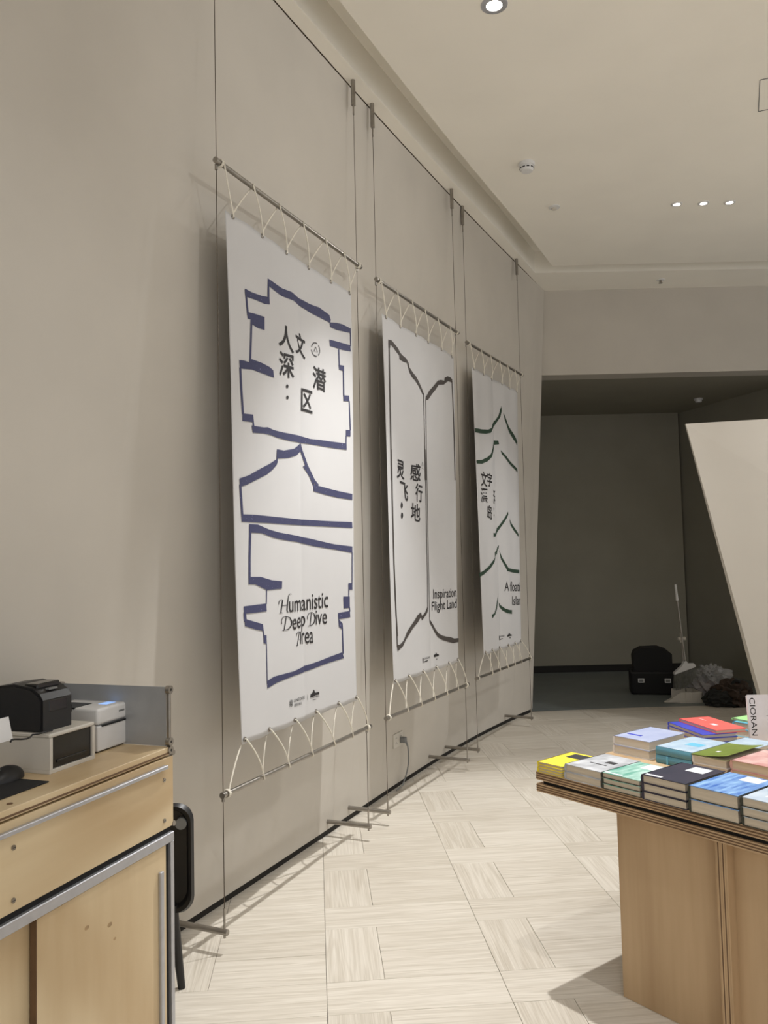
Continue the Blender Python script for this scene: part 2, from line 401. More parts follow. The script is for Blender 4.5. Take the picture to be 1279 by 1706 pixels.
# ------------------------------------------------------------------ banners
FONT_CACHE = {}
def text_tris(s, off=0.0):
    """outline mesh of a string in the built-in font: verts scaled to its own box 0..1, faces"""
    if (s, off) in FONT_CACHE: return FONT_CACHE[(s, off)]
    cu = bpy.data.curves.new('t', 'FONT'); cu.body = s; cu.fill_mode = 'BOTH'; cu.offset = off; cu.resolution_u = 4
    o = bpy.data.objects.new('t', cu); C.objects.link(o)
    dg = bpy.context.evaluated_depsgraph_get(); dg.update()
    me = bpy.data.meshes.new_from_object(o.evaluated_get(dg))
    vs = [(v.co.x, v.co.y) for v in me.vertices]; fs = [tuple(p.vertices) for p in me.polygons]
    bpy.data.objects.remove(o); bpy.data.curves.remove(cu); bpy.data.meshes.remove(me)
    xs = [v[0] for v in vs]; ys = [v[1] for v in vs]
    x0, x1, y0, y1 = min(xs), max(xs), min(ys), max(ys)
    r = ([((x-x0)/(x1-x0), (y-y0)/(y1-y0)) for x, y in vs], fs); FONT_CACHE[(s, off)] = r
    return r
def stroke(pts, wd):
    """polyline -> list of quads with width wd (number or list), in picture units"""
    out = []; n = len(pts); L = []; R = []
    for i, (x, y) in enumerate(pts):
        a = pts[max(0, i-1)]; b = pts[min(n-1, i+1)]; dx, dy = b[0]-a[0], b[1]-a[1]; l = math.hypot(dx, dy) or 1
        ww = (wd[i] if isinstance(wd, (list, tuple)) else wd)/2
        L.append((x-dy/l*ww, y+dx/l*ww)); R.append((x+dy/l*ww, y-dx/l*ww))
    for i in range(n-1): out.append([L[i], L[i+1], R[i+1], R[i]])
    return out
class Banner:
    def __init__(s, a, b, utop, ubot, ztop, zbot, fold, label):
        s.A = Vector((*a, 0)); s.B = Vector((*b, 0)); s.W = (s.B-s.A).length
        s.t = (s.B-s.A).normalized(); s.n = Vector((s.t.y, -s.t.x, 0))
        s.utop, s.ubot, s.ztop, s.zbot, s.fold = utop, ubot, ztop, zbot, fold
        s.root = thing('hanging_banner', label, 'banner', s.A.lerp(s.B, .5), 0, 'hanging fabric banners')
        s.o = s.A.lerp(s.B, .5)
        s.lay = 0
    def P(s, u, z, off=0):
        """banner coordinates -> point relative to the banner's base"""
        k = (s.ztop-z)/(s.ztop-s.zbot); a = s.utop[0]+(s.ubot[0]-s.utop[0])*k; b = s.utop[1]+(s.ubot[1]-s.utop[1])*k
        q = (u-a)/(b-a)
        g = s.fold(q, k)
        p = s.A+s.t*u+s.n*(g+off)+Vector((0, 0, z))-s.o
        return p
    def px(s, x, y):
        d = ray(x, y); k = s.A.dot(s.n)/d.dot(s.n); p = d*k; return ((p-s.A).dot(s.t), p.z+CAMH)
    def sheet(s, ug_t, ug_b):
        nu, nz = 110, 90; bm = bmesh.new(); rows = []
        for j in range(nz+1):
            k = j/nz; row = []
            for i in range(nu+1):
                q = i/nu; a = s.utop[0]+(s.ubot[0]-s.utop[0])*k; b = s.utop[1]+(s.ubot[1]-s.utop[1])*k
                u = a+(b-a)*q; z = s.ztop+(s.zbot-s.ztop)*k
                sag = .005*abs(math.sin(math.pi*(q*5.55+.22)))
                z2 = z-sag*max(0, 1-k*22)+sag*max(0, 1-(1-k)*22)
                row.append(bm.verts.new(s.P(u, z2)))
            rows.append(row)
        for j in range(nz):
            for i in range(nu): bm.faces.new((rows[j][i], rows[j+1][i], rows[j+1][i+1], rows[j][i+1]))
        m_ = MB(); m_.bm.free(); m_.bm = bm
        s.sh = m_.build('fabric_sheet', fabric, s.root, True)
        if s.sh.data.polygons[0].normal.dot(s.n) < 0: s.sh.data.flip_normals()
        sd = s.sh.modifiers.new('solid', 'SOLIDIFY'); sd.thickness = .0008; sd.offset = -1
        s.gt, s.gb = ug_t, ug_b
        for us, z in ((ug_t, s.ztop-.012), (ug_b, s.zbot+.022)):
            for u in us:
                c = s.P(u, z); m_ = MB(); pts = []
                for k in range(13):
                    a = 2*math.pi*k/12; pts.append(c+s.t*(.0085*math.cos(a))+Vector((0, 0, .0085*math.sin(a)))+s.n*.002)
                m_.tube(pts, .003, 5); m_.build('grommet', steel, s.sh)
    def decal(s, name, polys, m, xmax=None, meshes=()):
        """flat print: polygons and text outlines measured in the picture, cut to follow the folds"""
        bm = bmesh.new()
        for pts in polys:
            uv = [s.px(*p) for p in pts]; clean = []
            for p in uv:
                if not clean or (abs(p[0]-clean[-1][0])+abs(p[1]-clean[-1][1]) > 1e-5): clean.append(p)
            if len(clean) < 3: continue
            vs = [bm.verts.new((u, z, 0)) for u, z in clean]
            try: bm.faces.new(vs)
            except ValueError: pass
        for vs2, fs in meshes:
            vv = [bm.verts.new((*s.px(*p), 0)) for p in vs2]
            for f_ in fs:
                try: bm.faces.new([vv[i] for i in f_])
                except ValueError: pass
        bmesh.ops.triangulate(bm, faces=bm.faces[:])
        if xmax is not None:
            bmesh.ops.bisect_plane(bm, geom=bm.verts[:]+bm.edges[:]+bm.faces[:], plane_co=(xmax, 0, 0), plane_no=(1, 0, 0), clear_outer=True)
        us = [v.co.x for v in bm.verts]
        if us:
            u = math.floor(min(us)*40)/40
            while u < max(us):
                bmesh.ops.bisect_plane(bm, geom=bm.verts[:]+bm.edges[:]+bm.faces[:], plane_co=(u, 0, 0), plane_no=(1, 0, 0)); u += .02
        if us:
            zz = s.zbot+.06
            while zz < s.ztop:
                bmesh.ops.bisect_plane(bm, geom=bm.verts[:]+bm.edges[:]+bm.faces[:], plane_co=(0, zz, 0), plane_no=(0, 1, 0)); zz += .08
        s.lay += 1
        for v in bm.verts: v.co = s.P(v.co.x, v.co.y, .0018+.00001*s.lay)
        for f_ in bm.faces:
            f_.normal_update()
            if f_.normal.dot(s.n) < 0: f_.normal_flip()
        me = bpy.data.meshes.new(name); bm.to_mesh(me); bm.free(); me.materials.append(m)
        o = bpy.data.objects.new(name, me); C.objects.link(o); o.parent = s.sh
        return o
    def quadtext(s, txt, q, off=0.0):
        """text fitted into a picture quadrilateral TL, TR, BR, BL"""
        vs, fs = text_tris(txt, off); TL, TR, BR, BL = q; out = []
        for x, y in vs:
            tx = TL[0]+(TR[0]-TL[0])*x, TL[1]+(TR[1]-TL[1])*x; bx = BL[0]+(BR[0]-BL[0])*x, BL[1]+(BR[1]-BL[1])*x
            out.append((bx[0]+(tx[0]-bx[0])*y, bx[1]+(tx[1]-bx[1])*y))
        return out, fs
    def rods(s):
        for nm, z in (('top_rod', ZT), ('bottom_rod', ZB)):
            a = s.A-s.t*.016-s.o+s.n*.012; b = s.B+s.t*.016-s.o+s.n*.012; zz = Vector((0, 0, z))
            r = MB().cyl(a+zz, b+zz, .0105, n=18).build(nm, steel, s.root, True)
            for c, dr in ((a, -1), (b, 1)):
                MB().cyl(c+zz, c+zz+s.t*dr*.008, .0125, n=18).build('end_cap', steel, r, True)
                cl = c-s.t*dr*.016-s.n*.012; MB().cyl(cl+zz+Vector((0, 0, -.03)), cl+zz+Vector((0, 0, -.006)), .0065, n=12).build('clamp', steel, r, True)
    def lacing(s):
        def R(u, z): return s.A+s.t*u+s.n*.012+Vector((0, 0, z))-s.o
        def bez(a, b, sag, n=8, c=0):
            return [a.lerp(b, k/n)+(s.t*sag+s.n*c)*math.sin(math.pi*k/n) for k in range(n+1)]
        rr = .0125
        def over(u, z, sgn):   # turn round the rod, front to back
            return [R(u, z)+s.n*rr*math.cos(a)+Vector((0, 0, sgn*rr*math.sin(a)))+s.t*(.004*i) for i, a in enumerate([0, .5, 1.0, 1.57, 2.1, 2.6, 3.14])]
        # top edge
        pts = []
        zt = s.ztop-.012
        for k, u in enumerate(s.gt):
            uo = .022 if k == 0 else u-.095
            ov = over(uo, ZT, 1)
            pts += ov[::-1]
            pts += bez(ov[0], s.P(u, zt, .006), .012 if k else -.006, 8, .002)[1:]
            pts += [s.P(u, zt-.004, 0), s.P(u, zt, -.006)]
            un = s.W-.01 if k == len(s.gt)-1 else s.gt[k+1]-.095
            pts += bez(s.P(u, zt, -.008), R(un+.02, ZT)-s.n*rr, -.006)[1:]
        pts += over(s.W-.012, ZT, 1)[::-1]+over(s.W-.006, ZT, -1)
        MB().tube(pts, .0034, 6).build('lacing_rope', ropem, s.root, True)
        for z in (ZT, ZB):   # knots at the rod ends
            for u in (.012, s.W-.012):
                m_ = MB()
                for j in range(2):
                    m_.tube([R(u+.006*j-.004, z)+s.n*.0145*math.cos(a)+Vector((0, 0, .0145*math.sin(a))) for a in [2*math.pi*i/14 for i in range(15)]], .0032, 6)
                m_.build('end_knot', ropem, s.root, True)
        # bottom edge
        pts = [R(.02, ZB)+Vector((0, 0, -rr)), R(.02, ZB)+s.n*rr]
        zb = s.zbot+.022; cur = R(.024, ZB)+Vector((0, 0, rr))
        for k, u in enumerate(s.gb):
            pts += bez(cur, s.P(u, zb-.004, -.008), -.008)
            pts += [s.P(u, zb+.003, 0), s.P(u+.003, zb, .007)]
            un = s.W-.025 if k == len(s.gb)-1 else u+(s.gb[k+1]-u)*.62
            ov = over(un, ZB, -1)
            pts += bez(s.P(u+.004, zb, .008), ov[0], .014, 8, .004)[1:]+ov[1:]
            cur = ov[-1]+Vector((0, 0, .004))
        MB().tube(pts, .0034, 6).build('lacing_rope', ropem, s.root, True)
def Z(ox, oy, sc):      # picture crop coordinates -> picture coordinates
    return lambda pts: [(ox+x/sc, oy+y/sc) for x, y in pts]
# --- first banner
b1 = Banner(WIRES[0], WIRES[1], (.055, 1.222), (.118, 1.182), 2.952, .762,
            lambda q, k: -.010*math.exp(-abs(q-.515)/.03)*(.4+.6*k)+.005*math.sin(q*6.6+.6)+.004*math.sin(q*13+k*2)*k+.004*math.sin(k*7),
            'nearest tall white fabric banner with navy stacked-book outlines reading Humanistic Deep Dive Area')
b1.sheet([.106, .332, .549, .767, .996, 1.205], [.138, .334, .547, .761, .986, 1.172])
b1.rods(); b1.lacing()
za, zb_, zc = Z(350, 430, 4.568), Z(350, 780, 4.061), Z(440, 530, 10.03)
polys = [za(p) for p in [
 [(428,155),(480,190),(540,230),(620,258),(680,305),(760,350),(830,375),(905,432),(915,470),(912,490),(960,493),(1000,505),(1055,535),(1058,572),(960,548),(912,525),(908,492),(840,455),(780,425),(700,375),(640,325),(540,290),(490,255),(450,225),(440,215),(440,355),(425,300)],
 [(250,235),(300,262),(380,290),(428,298),(440,295),(442,355),(400,350),(330,320),(268,300),(258,290)],
 [(268,412),(320,425),(400,450),(400,550),(350,535),(300,505),(296,470),(268,462)],
 [(205,778),(235,780),(280,795),(282,765),(380,800),(440,830),(470,855),(476,912),(400,885),(300,850),(230,845),(210,840)],
 [(232,1183),(310,1192),(312,1250),(270,1245),(232,1240)],
 [(303,1275),(400,1290),(430,1288),(480,1310),(560,1328),(680,1350),(760,1375),(850,1385),(1030,1412),(1032,1460),(950,1448),(850,1430),(690,1405),(600,1390),(500,1365),(460,1348),(400,1335),(312,1330)],
 [(905,620),(960,635),(1055,665),(1058,712),(1000,700),(908,668)],
 [(970,812),(1010,820),(1010,862),(975,850)], [(1005,1045),(1045,1048),(1048,1092),(1005,1088)], [(1025,1308),(1057,1310),(1057,1358),(1025,1355)],
 [(508,1455),(560,1465),(640,1450),(692,1410),(698,1465),(660,1500),(600,1520),(510,1525)]]]
for pts, w_ in [([(254,240),(262,330),(272,440)],13), ([(298,470),(294,620),(288,790)],14), ([(213,835),(222,1000),(236,1190)],15), ([(308,1192),(318,1285)],11),
             ([(1056,535),(1058,672)],6), ([(972,695),(976,818)],8), ([(1005,855),(1008,1050)],9), ([(1047,1088),(1056,1312)],7), ([(1027,1352),(1026,1416)],7),
             ([(509,1455),(506,1560)],9), ([(692,1412),(702,1465),(738,1580),(790,1690),(828,1730)],[10,14,20,24,16])]:
    polys += [za(q) for q in stroke(pts, w_)]
polys += [zb_(p) for p in [
 [(190,70),(250,50),(300,22),(350,-5),(400,-30),(448,-62),(450,-25),(420,10),(380,42),(300,82),(240,112),(195,128)],
 [(205,312),(300,315),(400,325),(600,345),(760,355),(955,365),(957,405),(800,395),(600,385),(400,372),(207,362)],
 [(705,110),(780,130),(870,155),(955,175),(955,215),(870,200),(790,180),(705,155)],
 [(258,378),(320,382),(400,415),(470,435),(600,458),(700,480),(850,515),(957,530),(957,573),(850,550),(700,525),(600,500),(500,485),(430,470),(350,440),(258,435)],
 [(255,735),(340,735),(420,758),(490,765),(488,815),(385,825),(300,785),(255,785)],
 [(220,935),(300,925),(380,915),(383,968),(300,978),(225,985)],
 [(230,1020),(300,1040),(355,1055),(360,1102),(300,1090),(228,1068)],
 [(358,1130),(380,1130),(382,1188),(360,1185)],
 [(383,1440),(430,1410),(560,1375),(640,1340),(760,1300),(890,1245),(900,1285),(800,1320),(640,1380),(560,1405),(450,1450),(383,1490)],
 [(932,778),(957,775),(957,822),(932,822)], [(900,868),(940,868),(940,945),(902,948)], [(868,980),(940,965),(942,1008),(870,1022)], [(870,1020),(895,1050),(897,1092),(873,1075)]]]
for pts, w_ in [([(196,110),(204,220),(212,330)],14), ([(640,-16),(680,50),(708,120)],[16,14,10]), ([(266,430),(262,600),(262,750)],15), ([(383,815),(381,920)],6),
             ([(228,975),(232,1040)],18), ([(357,1098),(362,1140)],7), ([(380,1180),(383,1460)],5), ([(956,570),(955,780)],5), ([(935,818),(934,872)],6), ([(938,940),(940,970)],6), ([(893,1085),(896,1255)],7)]:
    polys += [zb_(q) for q in stroke(pts, w_)]
b1.decal('outline_print', polys, navyink)
def gq(x0, yt, yb, x1, yt1, yb1): return [(x0, yt), (x1, yt1), (x1, yb1), (x0, yb)]
tx = [b1.quadtext(c, zc(q), o_) for c, q, o_ in [
 ('人', gq(222, 55, 455, 492, 205, 610), .016), ('文', gq(522, 195, 575, 685, 310, 705), .016), ('深', gq(228, 540, 955, 496, 610, 1030), .016),
 ('潜', gq(805, 785, 1165, 1032, 870, 1250), .016), ('区', gq(625, 1165, 1545, 806, 1225, 1600), .016)]]
dots = [zc([(cx+21*math.cos(a), cy_+32*math.sin(a)) for a in [2*math.pi*k/16 for k in range(16)]]) for cx, cy_ in ((374, 1140), (378, 1327))]
for q_ in tx: b1.decal('character_print', [], blackink, meshes=[q_])
for q_ in dots: b1.decal('dot_print', [q_], blackink)
# small ring badge with a triangle
ring = []
cx, cy_ = 856, 525
for k in range(48):
    a = 2*math.pi*k/48
    if k in (7, 8, 9, 23, 24, 25, 39, 40, 41): continue
    ca, sa = math.cos(a), math.sin(a); ca2, sa2 = math.cos(a+.09), math.sin(a+.09)
    sk = .25
    ring.append(zc([(cx+r*c_, cy_+r*1.62*s_+sk*r*c_) for r, c_, s_ in ((62, ca, sa), (76, ca, sa), (76, ca2, sa2), (62, ca2, sa2))]))
for q in stroke([(858, 480), (828, 553), (888, 570), (858, 480), (828, 553)], 9): ring.append(zc(q))
b1.decal('badge_print', ring, blackink)
z6 = Z(440, 960, 7.994)
caps = []
for pts, w_ in [([(197,375),(200,345),(216,315),(245,312),(252,318)],[8,9,8,6,6]), ([(252,316),(238,400),(226,490)],[14,15,12]), ([(205,494),(224,486),(246,490)],8), ([(240,396),(322,380)],9),
             ([(368,238),(346,234),(330,255),(320,320),(308,440),(312,474),(328,482)],[10,8,8,12,15,12,7]),
             ([(235,640),(233,590),(250,548),(298,534),(345,552),(368,600),(360,660),(322,705),(244,725)],[9,9,8,8,12,17,15,11,7]), ([(296,536),(282,630),(266,718)],[10,13,10]),
             ([(592,572),(592,532),(612,492),(650,480),(684,505),(695,560),(680,620),(640,655),(600,664)],[8,8,7,8,12,15,13,9,7]), ([(644,484),(634,570),(625,656)],[8,11,9]),
             ([(430,800),(436,765),(460,741),(496,738)],[8,8,7,7]), ([(474,742),(458,830),(440,920)],[8,9,9]), ([(428,927),(456,919)],8), ([(494,738),(496,820),(490,902)],[10,14,12]), ([(452,842),(494,832)],7)]:
    caps += [z6(q) for q in stroke(pts, w_)]
tx = [b1.quadtext(t_, z6(q), .006) for t_, q in [('umanistic', gq(336, 278, 484, 872, 212, 414)), ('eep', gq(378, 572, 790, 566, 520, 722)), ('ive', gq(704, 455, 647, 855, 440, 632)), ('rea', gq(516, 752, 908, 666, 735, 888))]]
b1.decal('caption_print', caps, blackink, meshes=tx)
def logos(b, zl, house, word, marks, bar):
    for p in house: b.decal('house_logo_print', [zl(p)], blackink)
    for p in marks: b.decal('line_print', [zl(q) for q in stroke(*p)], blackink)
    for t_, q in word: b.decal('logo_text_print', [], blackink, meshes=[b.quadtext(t_, zl(q))])
z1 = Z(440, 1130, 10.66)
logos(b1, z1, [[(828,345),(832,290),(862,262),(893,198),(918,255),(990,240),(995,285),(915,302),(905,318)]],
      [('LINEOASIS', gq(512, 372, 425, 740, 300, 360)), ('線條的綠洲', gq(518, 450, 505, 655, 415, 465)), ('線', gq(432, 388, 515, 488, 370, 500))],
      [([(785,290),(785,385)],4), ([(870,345),(998,312)],8), ([(868,385),(935,372)],8)], None)
# --- second banner
b2 = Banner(WIRES[2], WIRES[3], (.055, 1.238), (.108, 1.165), 2.946, .772,
            lambda q, k: .0045*math.sin(q*17+.5)*(1-.5*k)+.0035*math.sin(q*9+2)-.007*math.exp(-abs(q-.54)/.03)*k+.003*math.sin(k*6),
            'middle white fabric banner with a brown-grey open book outline reading Inspiration Flight Land')
b2.sheet([.107, .334, .552, .756, .976, 1.201], [.122, .33, .535, .745, .96, 1.145])
b2.rods(); b2.lacing()
ya, yb2, yc = Z(600, 430, 4.263), Z(620, 750, 4.568), Z(600, 1000, 3.997)
polys = [ya(p) for p in [
 [(190,580),(215,585),(245,615),(270,640),(288,672),(305,690),(330,712),(345,745),(350,775),(372,815),(390,840),(410,880),(440,950),(446,975),(436,970),(408,910),(385,870),(365,845),(350,810),(335,745),(310,735),(282,718),(280,690),(255,665),(230,635),(205,615),(202,640),(190,640)],
 [(460,985),(470,975),(485,945),(520,905),(545,870),(565,866),(590,872),(592,850),(615,840),(640,845),(656,860),(656,885),(625,875),(610,880),(585,900),(550,900),(530,935),(500,975),(480,1005),(460,1012)]]]
for pts, w_ in [([(195,600),(198,900),(205,1250),(213,1577)],9), ([(444,960),(450,1250),(456,1577)],5), ([(461,1000),(464,1300),(466,1577)],5), ([(655,870),(664,1100),(670,1300),(676,1577)],6)]:
    polys += [ya(q) for q in stroke(pts, w_)]
for pts, w_ in [([(133,-5),(143,350),(160,850),(178,1260),(188,1416)],10), ([(396,-5),(408,500),(420,950),(424,1200)],5), ([(407,-5),(420,500),(436,1000),(443,1270)],5)]:
    polys += [yb2(q) for q in stroke(pts, w_)]
polys += [yc(p) for p in [
 [(240,300),(262,295),(290,270),(320,205),(345,170),(370,130),(385,100),(405,80),(412,105),(432,80),(447,45),(452,70),(440,95),(412,135),(405,112),(385,150),(355,190),(335,225),(310,260),(285,305),(245,340)],
 [(462,100),(470,130),(488,165),(500,190),(520,220),(545,235),(570,242),(598,245),(630,255),(660,252),(660,278),(620,286),(585,278),(545,265),(515,245),(495,210),(480,175),(466,150)]]]
for pts, w_ in [([(232,0),(238,150),(243,310)],7), ([(450,0),(450,60)],5), ([(464,0),(466,120)],4)]:
    polys += [yc(q) for q in stroke(pts, w_)]
b2.decal('outline_print', polys, greyink)
yd = Z(640, 750, 9.136)
tx = [b2.quadtext(c, yd(q), .016) for c, q in [('灵', gq(180, 130, 420, 314, 175, 460)), ('感', gq(402, 190, 455, 540, 220, 485)), ('飞', gq(235, 465, 745, 370, 510, 780)), ('行', gq(474, 495, 780, 570, 530, 805)), ('地', gq(415, 790, 1065, 540, 830, 1095))]]
dots = [yd([(cx+19*math.cos(a), c2+46*math.sin(a)) for a in [2*math.pi*k/16 for k in range(16)]]) for cx, c2 in ((269, 838), (274, 993))]
for q_ in tx: b2.decal('character_print', [], blackink, meshes=[q_])
for q_ in dots: b2.decal('dot_print', [q_], blackink)
b2.decal('badge_print', [yd(q) for q in stroke([(568,180),(558,240),(582,248),(568,180)],4)]+[yd(q) for q in stroke([(560,275),(584,290)],4)], greyink)
ye = Z(690, 960, 6.732)
tx = [b2.quadtext(t_, ye(q), .004) for t_, q in [('Inspiration', gq(215, 145, 288, 482, 128, 262)), ('Flight Land', gq(200, 288, 416, 486, 250, 388))]]
b2.decal('caption_print', [], blackink, meshes=tx)
logos(b2, ye, [[(222,908),(220,882),(236,874),(244,855),(254,872),(272,875),(274,890),(250,898),(240,904)]], [('LINEOASIS', gq(108, 915, 938, 176, 895, 918))],
      [([(98,918),(98,972)],9), ([(110,960),(150,945)],10), ([(244,930),(256,928)],8)], None)
# --- third banner
b3 = Banner(WIRES[4], WIRES[5], (.09, 1.205), (.16, 1.10), 2.962, .75,
            lambda q, k: .006*math.sin(q*21+1)*(1-.6*k)+.005*math.sin(q*10+k)-.010*math.exp(-abs(q-.46)/.04)-.09*max(0, q-.9)**1.3,
            'farthest white fabric banner with green roof strokes reading A Floating Island')
b3.sheet([.13, .35, .56, .77, .97, 1.16], [.19, .36, .54, .72, .9, 1.07])
b3.rods(); b3.lacing()
polys = [ya(p) for p in [
 [(806,1208),(860,1216),(905,1218),(935,1205),(945,1180),(970,1150),(985,1120),(998,1050),(1001,1085),(994,1130),(965,1190),(945,1215),(925,1240),(890,1248),(850,1245),(808,1238)],
 [(1010,1098),(1020,1120),(1050,1190),(1080,1240),(1112,1305),(1110,1332),(1085,1290),(1050,1225),(1020,1150)],
 [(818,1436),(860,1434),(900,1415),(925,1390),(945,1345),(955,1310),(958,1293),(985,1295),(990,1322),(962,1325),(950,1370),(935,1410),(900,1445),(860,1462),(820,1460)],
 [(998,1365),(1020,1395),(1060,1440),(1112,1500),(1113,1524),(1070,1475),(1030,1430),(1003,1392)]]]
polys += [yb2(p) for p in [
 [(920,630),(940,632),(975,570),(1012,495),(1025,468),(1028,490),(1000,550),(960,630),(940,660),(922,658)],
 [(1038,518),(1050,545),(1085,600),(1112,640),(1113,662),(1080,620),(1050,570)],
 [(808,935),(850,910),(885,885),(910,850),(935,815),(934,775),(950,765),(974,722),(972,748),(955,790),(940,802),(930,850),(895,905),(850,940),(812,965)],
 [(975,760),(990,815),(1015,870),(1030,898),(1065,905),(1119,912),(1119,938),(1060,930),(1022,920),(1010,890),(985,830)],
 [(910,1252),(930,1240),(945,1190),(960,1112),(961,1150),(950,1210),(935,1250),(915,1280)],
 [(972,1155),(985,1180),(1010,1205),(1035,1215),(1058,1217),(1057,1247),(1020,1240),(995,1220),(978,1190)]]]
for q_ in polys: b3.decal('stroke_print', [q_], greenink)
yf = Z(780, 760, 12.79)
tx = [b3.quadtext(c, yf(q), .016) for c, q in [('文', gq(250, 305, 635, 402, 350, 665)), ('字', gq(395, 335, 640, 498, 375, 665)), ('漂', gq(245, 665, 985, 405, 690, 1005)), ('岛', gq(398, 1030, 1330, 500, 1065, 1360)), ('浮', gq(530, 715, 1020, 590, 730, 1050))]]
dots = [yf([(cx+7*math.cos(a), c2+24*math.sin(a)) for a in [2*math.pi*k/12 for k in range(12)]]) for cx, c2 in ((545, 1125), (549, 1258))]
for q_ in tx: b3.decal('character_print', [], blackink, meshes=[q_])
for q_ in dots: b3.decal('dot_print', [q_], blackink)
tx = [b3.quadtext(t_, ye(q), .004) for t_, q in [('A floating', gq(1010, 60, 200, 1235, 60, 205)), ('Island', gq(1092, 225, 325, 1235, 215, 318))]]
b3.decal('caption_print', [], blackink, xmax=b3.px(690+1196/6.732, 1000)[0], meshes=tx)
logos(b3, ye, [[(1036,680),(1038,660),(1048,648),(1053,632),(1062,648),(1084,655),(1084,668),(1060,672)]], [('LINEOASIS', gq(965, 672, 690, 1012, 658, 676))],
      [([(960,668),(962,716)],6), ([(970,712),(1000,700)],8), ([(1055,692),(1070,690)],8)], None)

# ------------------------------------------------------------------ wall socket with plug and lead
P, n, tt = wall_hit(661, 1232)
rz = math.atan2(n.y, n.x)+math.pi/2       # local -y faces the room
t = thing('wall_socket', 'white double wall socket plate with a grey plug low on the wall', 'socket', P+n*.001, rz)
MB().box(-.075, -.011, -.045, .075, 0, .045, .003, 2).build('plate', creamp, t)
m_ = MB()
for sx in (-.037, .037):
    for dx, dz, a in ((-.008, .016, 0), (.008, .016, 0), (0, -.012, 0), (-.01, -.018, 0), (.01, -.018, 0)):
        m_.box(sx+dx-.0012, -.0116, dz-.004, sx+dx+.0012, -.0105, dz+.004)
m_.build('pin_slot', blackp, t)
m_ = MB(); m_.box(.018, -.05, -.026, .052, -.011, .012, .006, 2); m_.cyl((.04, -.045, -.018), (.048, -.055, -.05), .008, .005); m_.build('plug', greyp, t)
gp = []
for k in range(15):
    s_ = k/14; gp.append(Vector((.048+.055*math.sin(s_*2.4)-.06*s_**3, -.055+.035*s_, -.05-(P.z-.075)*s_)))
gp.append(Vector((-.06, -.014, -P.z+.012)))
MB().tube(gp, .0045, 8).build('lead', greyp, t, True)

# ------------------------------------------------------------------ counter
CO = at(284, 1244, .95); cxx = Vector((.333, .943, 0)).normalized(); cyy_ = Vector((-cxx.y, cxx.x, 0)); CRZ = math.atan2(cxx.y, cxx.x)
CO0 = Vector((CO.x, CO.y, 0))
def cl(x, y, z):
    d = at(x, y, z)-CO0; return Vector((d.dot(cxx), d.dot(cyy_), z))
L0 = -1.75; DEP = .41
ct = thing('service_counter', 'birch plywood service counter with aluminium rails in the lower left corner', 'counter', CO0, CRZ)
MB().box(L0, .002, .927, .0, DEP, .95, .0015).build('worktop', birch, ct)
MB().box(L0, .0005, .931, -.001, .003, .9355).build('edge_layer', plyd, ct)
dr = MB().box(L0, .0, .716, .012, .018, .922, .001).build('drawer_front', birch, ct)
MB().box(L0, -.014, .893, -.03, 0, .904, .002).build('drawer_pull', alu, dr)
for p_ in (cl(269, 1316, .85), cl(269, 1371, .73), cl(42, 1485, .74)):
    pass
for lx, lz in ((-.035, .86), (-.035, .742), (-.62, .742), (-.62, .86)):
    sc = MB().cyl((lx, .001, lz), (lx, -.003, lz), .006, n=14).build('screw', steel, dr, True)
    MB().box(lx-.004, -.0035, lz-.0007, lx+.004, -.0028, lz+.0007).build('screw_slot', blackp, sc)
MB().box(L0, .006, .69, .004, .03, .716).build('rail_shadow_gap', blackm, ct)
MB().box(L0, -.006, .672, .008, .026, .700, .002).build('front_rail', alu, ct)
MB().box(-.006, -.004, .03, .010, .02, .672, .002).build('corner_post', alu, ct)
MB().box(-.02, .008, .03, -.006, .03, .672).build('post_gap', blackm, ct)
MB().box(.0, .02, .03, .008, DEP, .925).build('end_panel', birchv, ct)
d1 = MB().box(-.545, .002, .05, -.024, .018, .668, .001).build('sliding_door', birchv, ct)
MB().box(-.064, -.009, .09, -.048, .002, .602, .003, 2).build('door_pull', alu, d1)
knotm = mat('wood_knot', (180, 150, 110), .5, var=.2, scale=60)
for lx, lz, rr_ in ((-.28, .545, .010), (-.37, .575, .009), (-.26, .50, .006)):
    m_ = MB(); m_.lathe([(rr_, 0), (rr_*.6, .0004), (rr_*.1, .0006)], n=14)
    for v in m_.bm.verts: v.co = Vector((lx+v.co.x, .002-v.co.z, lz+v.co.y*.62))
    m_.build('knot', knotm, d1)
d2 = MB().box(L0, .022, .05, -.50, .036, .668, .001).build('sliding_door', birchv, ct)
MB().box(-.548, .0, .05, -.545, .018, .668).build('door_edge', plyd, d1)
MB().box(L0, .03, 0, -.02, DEP, .05).build('plinth', blackm, ct)
MB().box(L0, DEP-.01, .05, -.0, DEP, .925).build('back_panel', birchv, ct)
MB().cyl((-.60, .03, .9495), (-.60, .03, .9515), .007, n=16).build('cap_screw', plyd, ct, True)
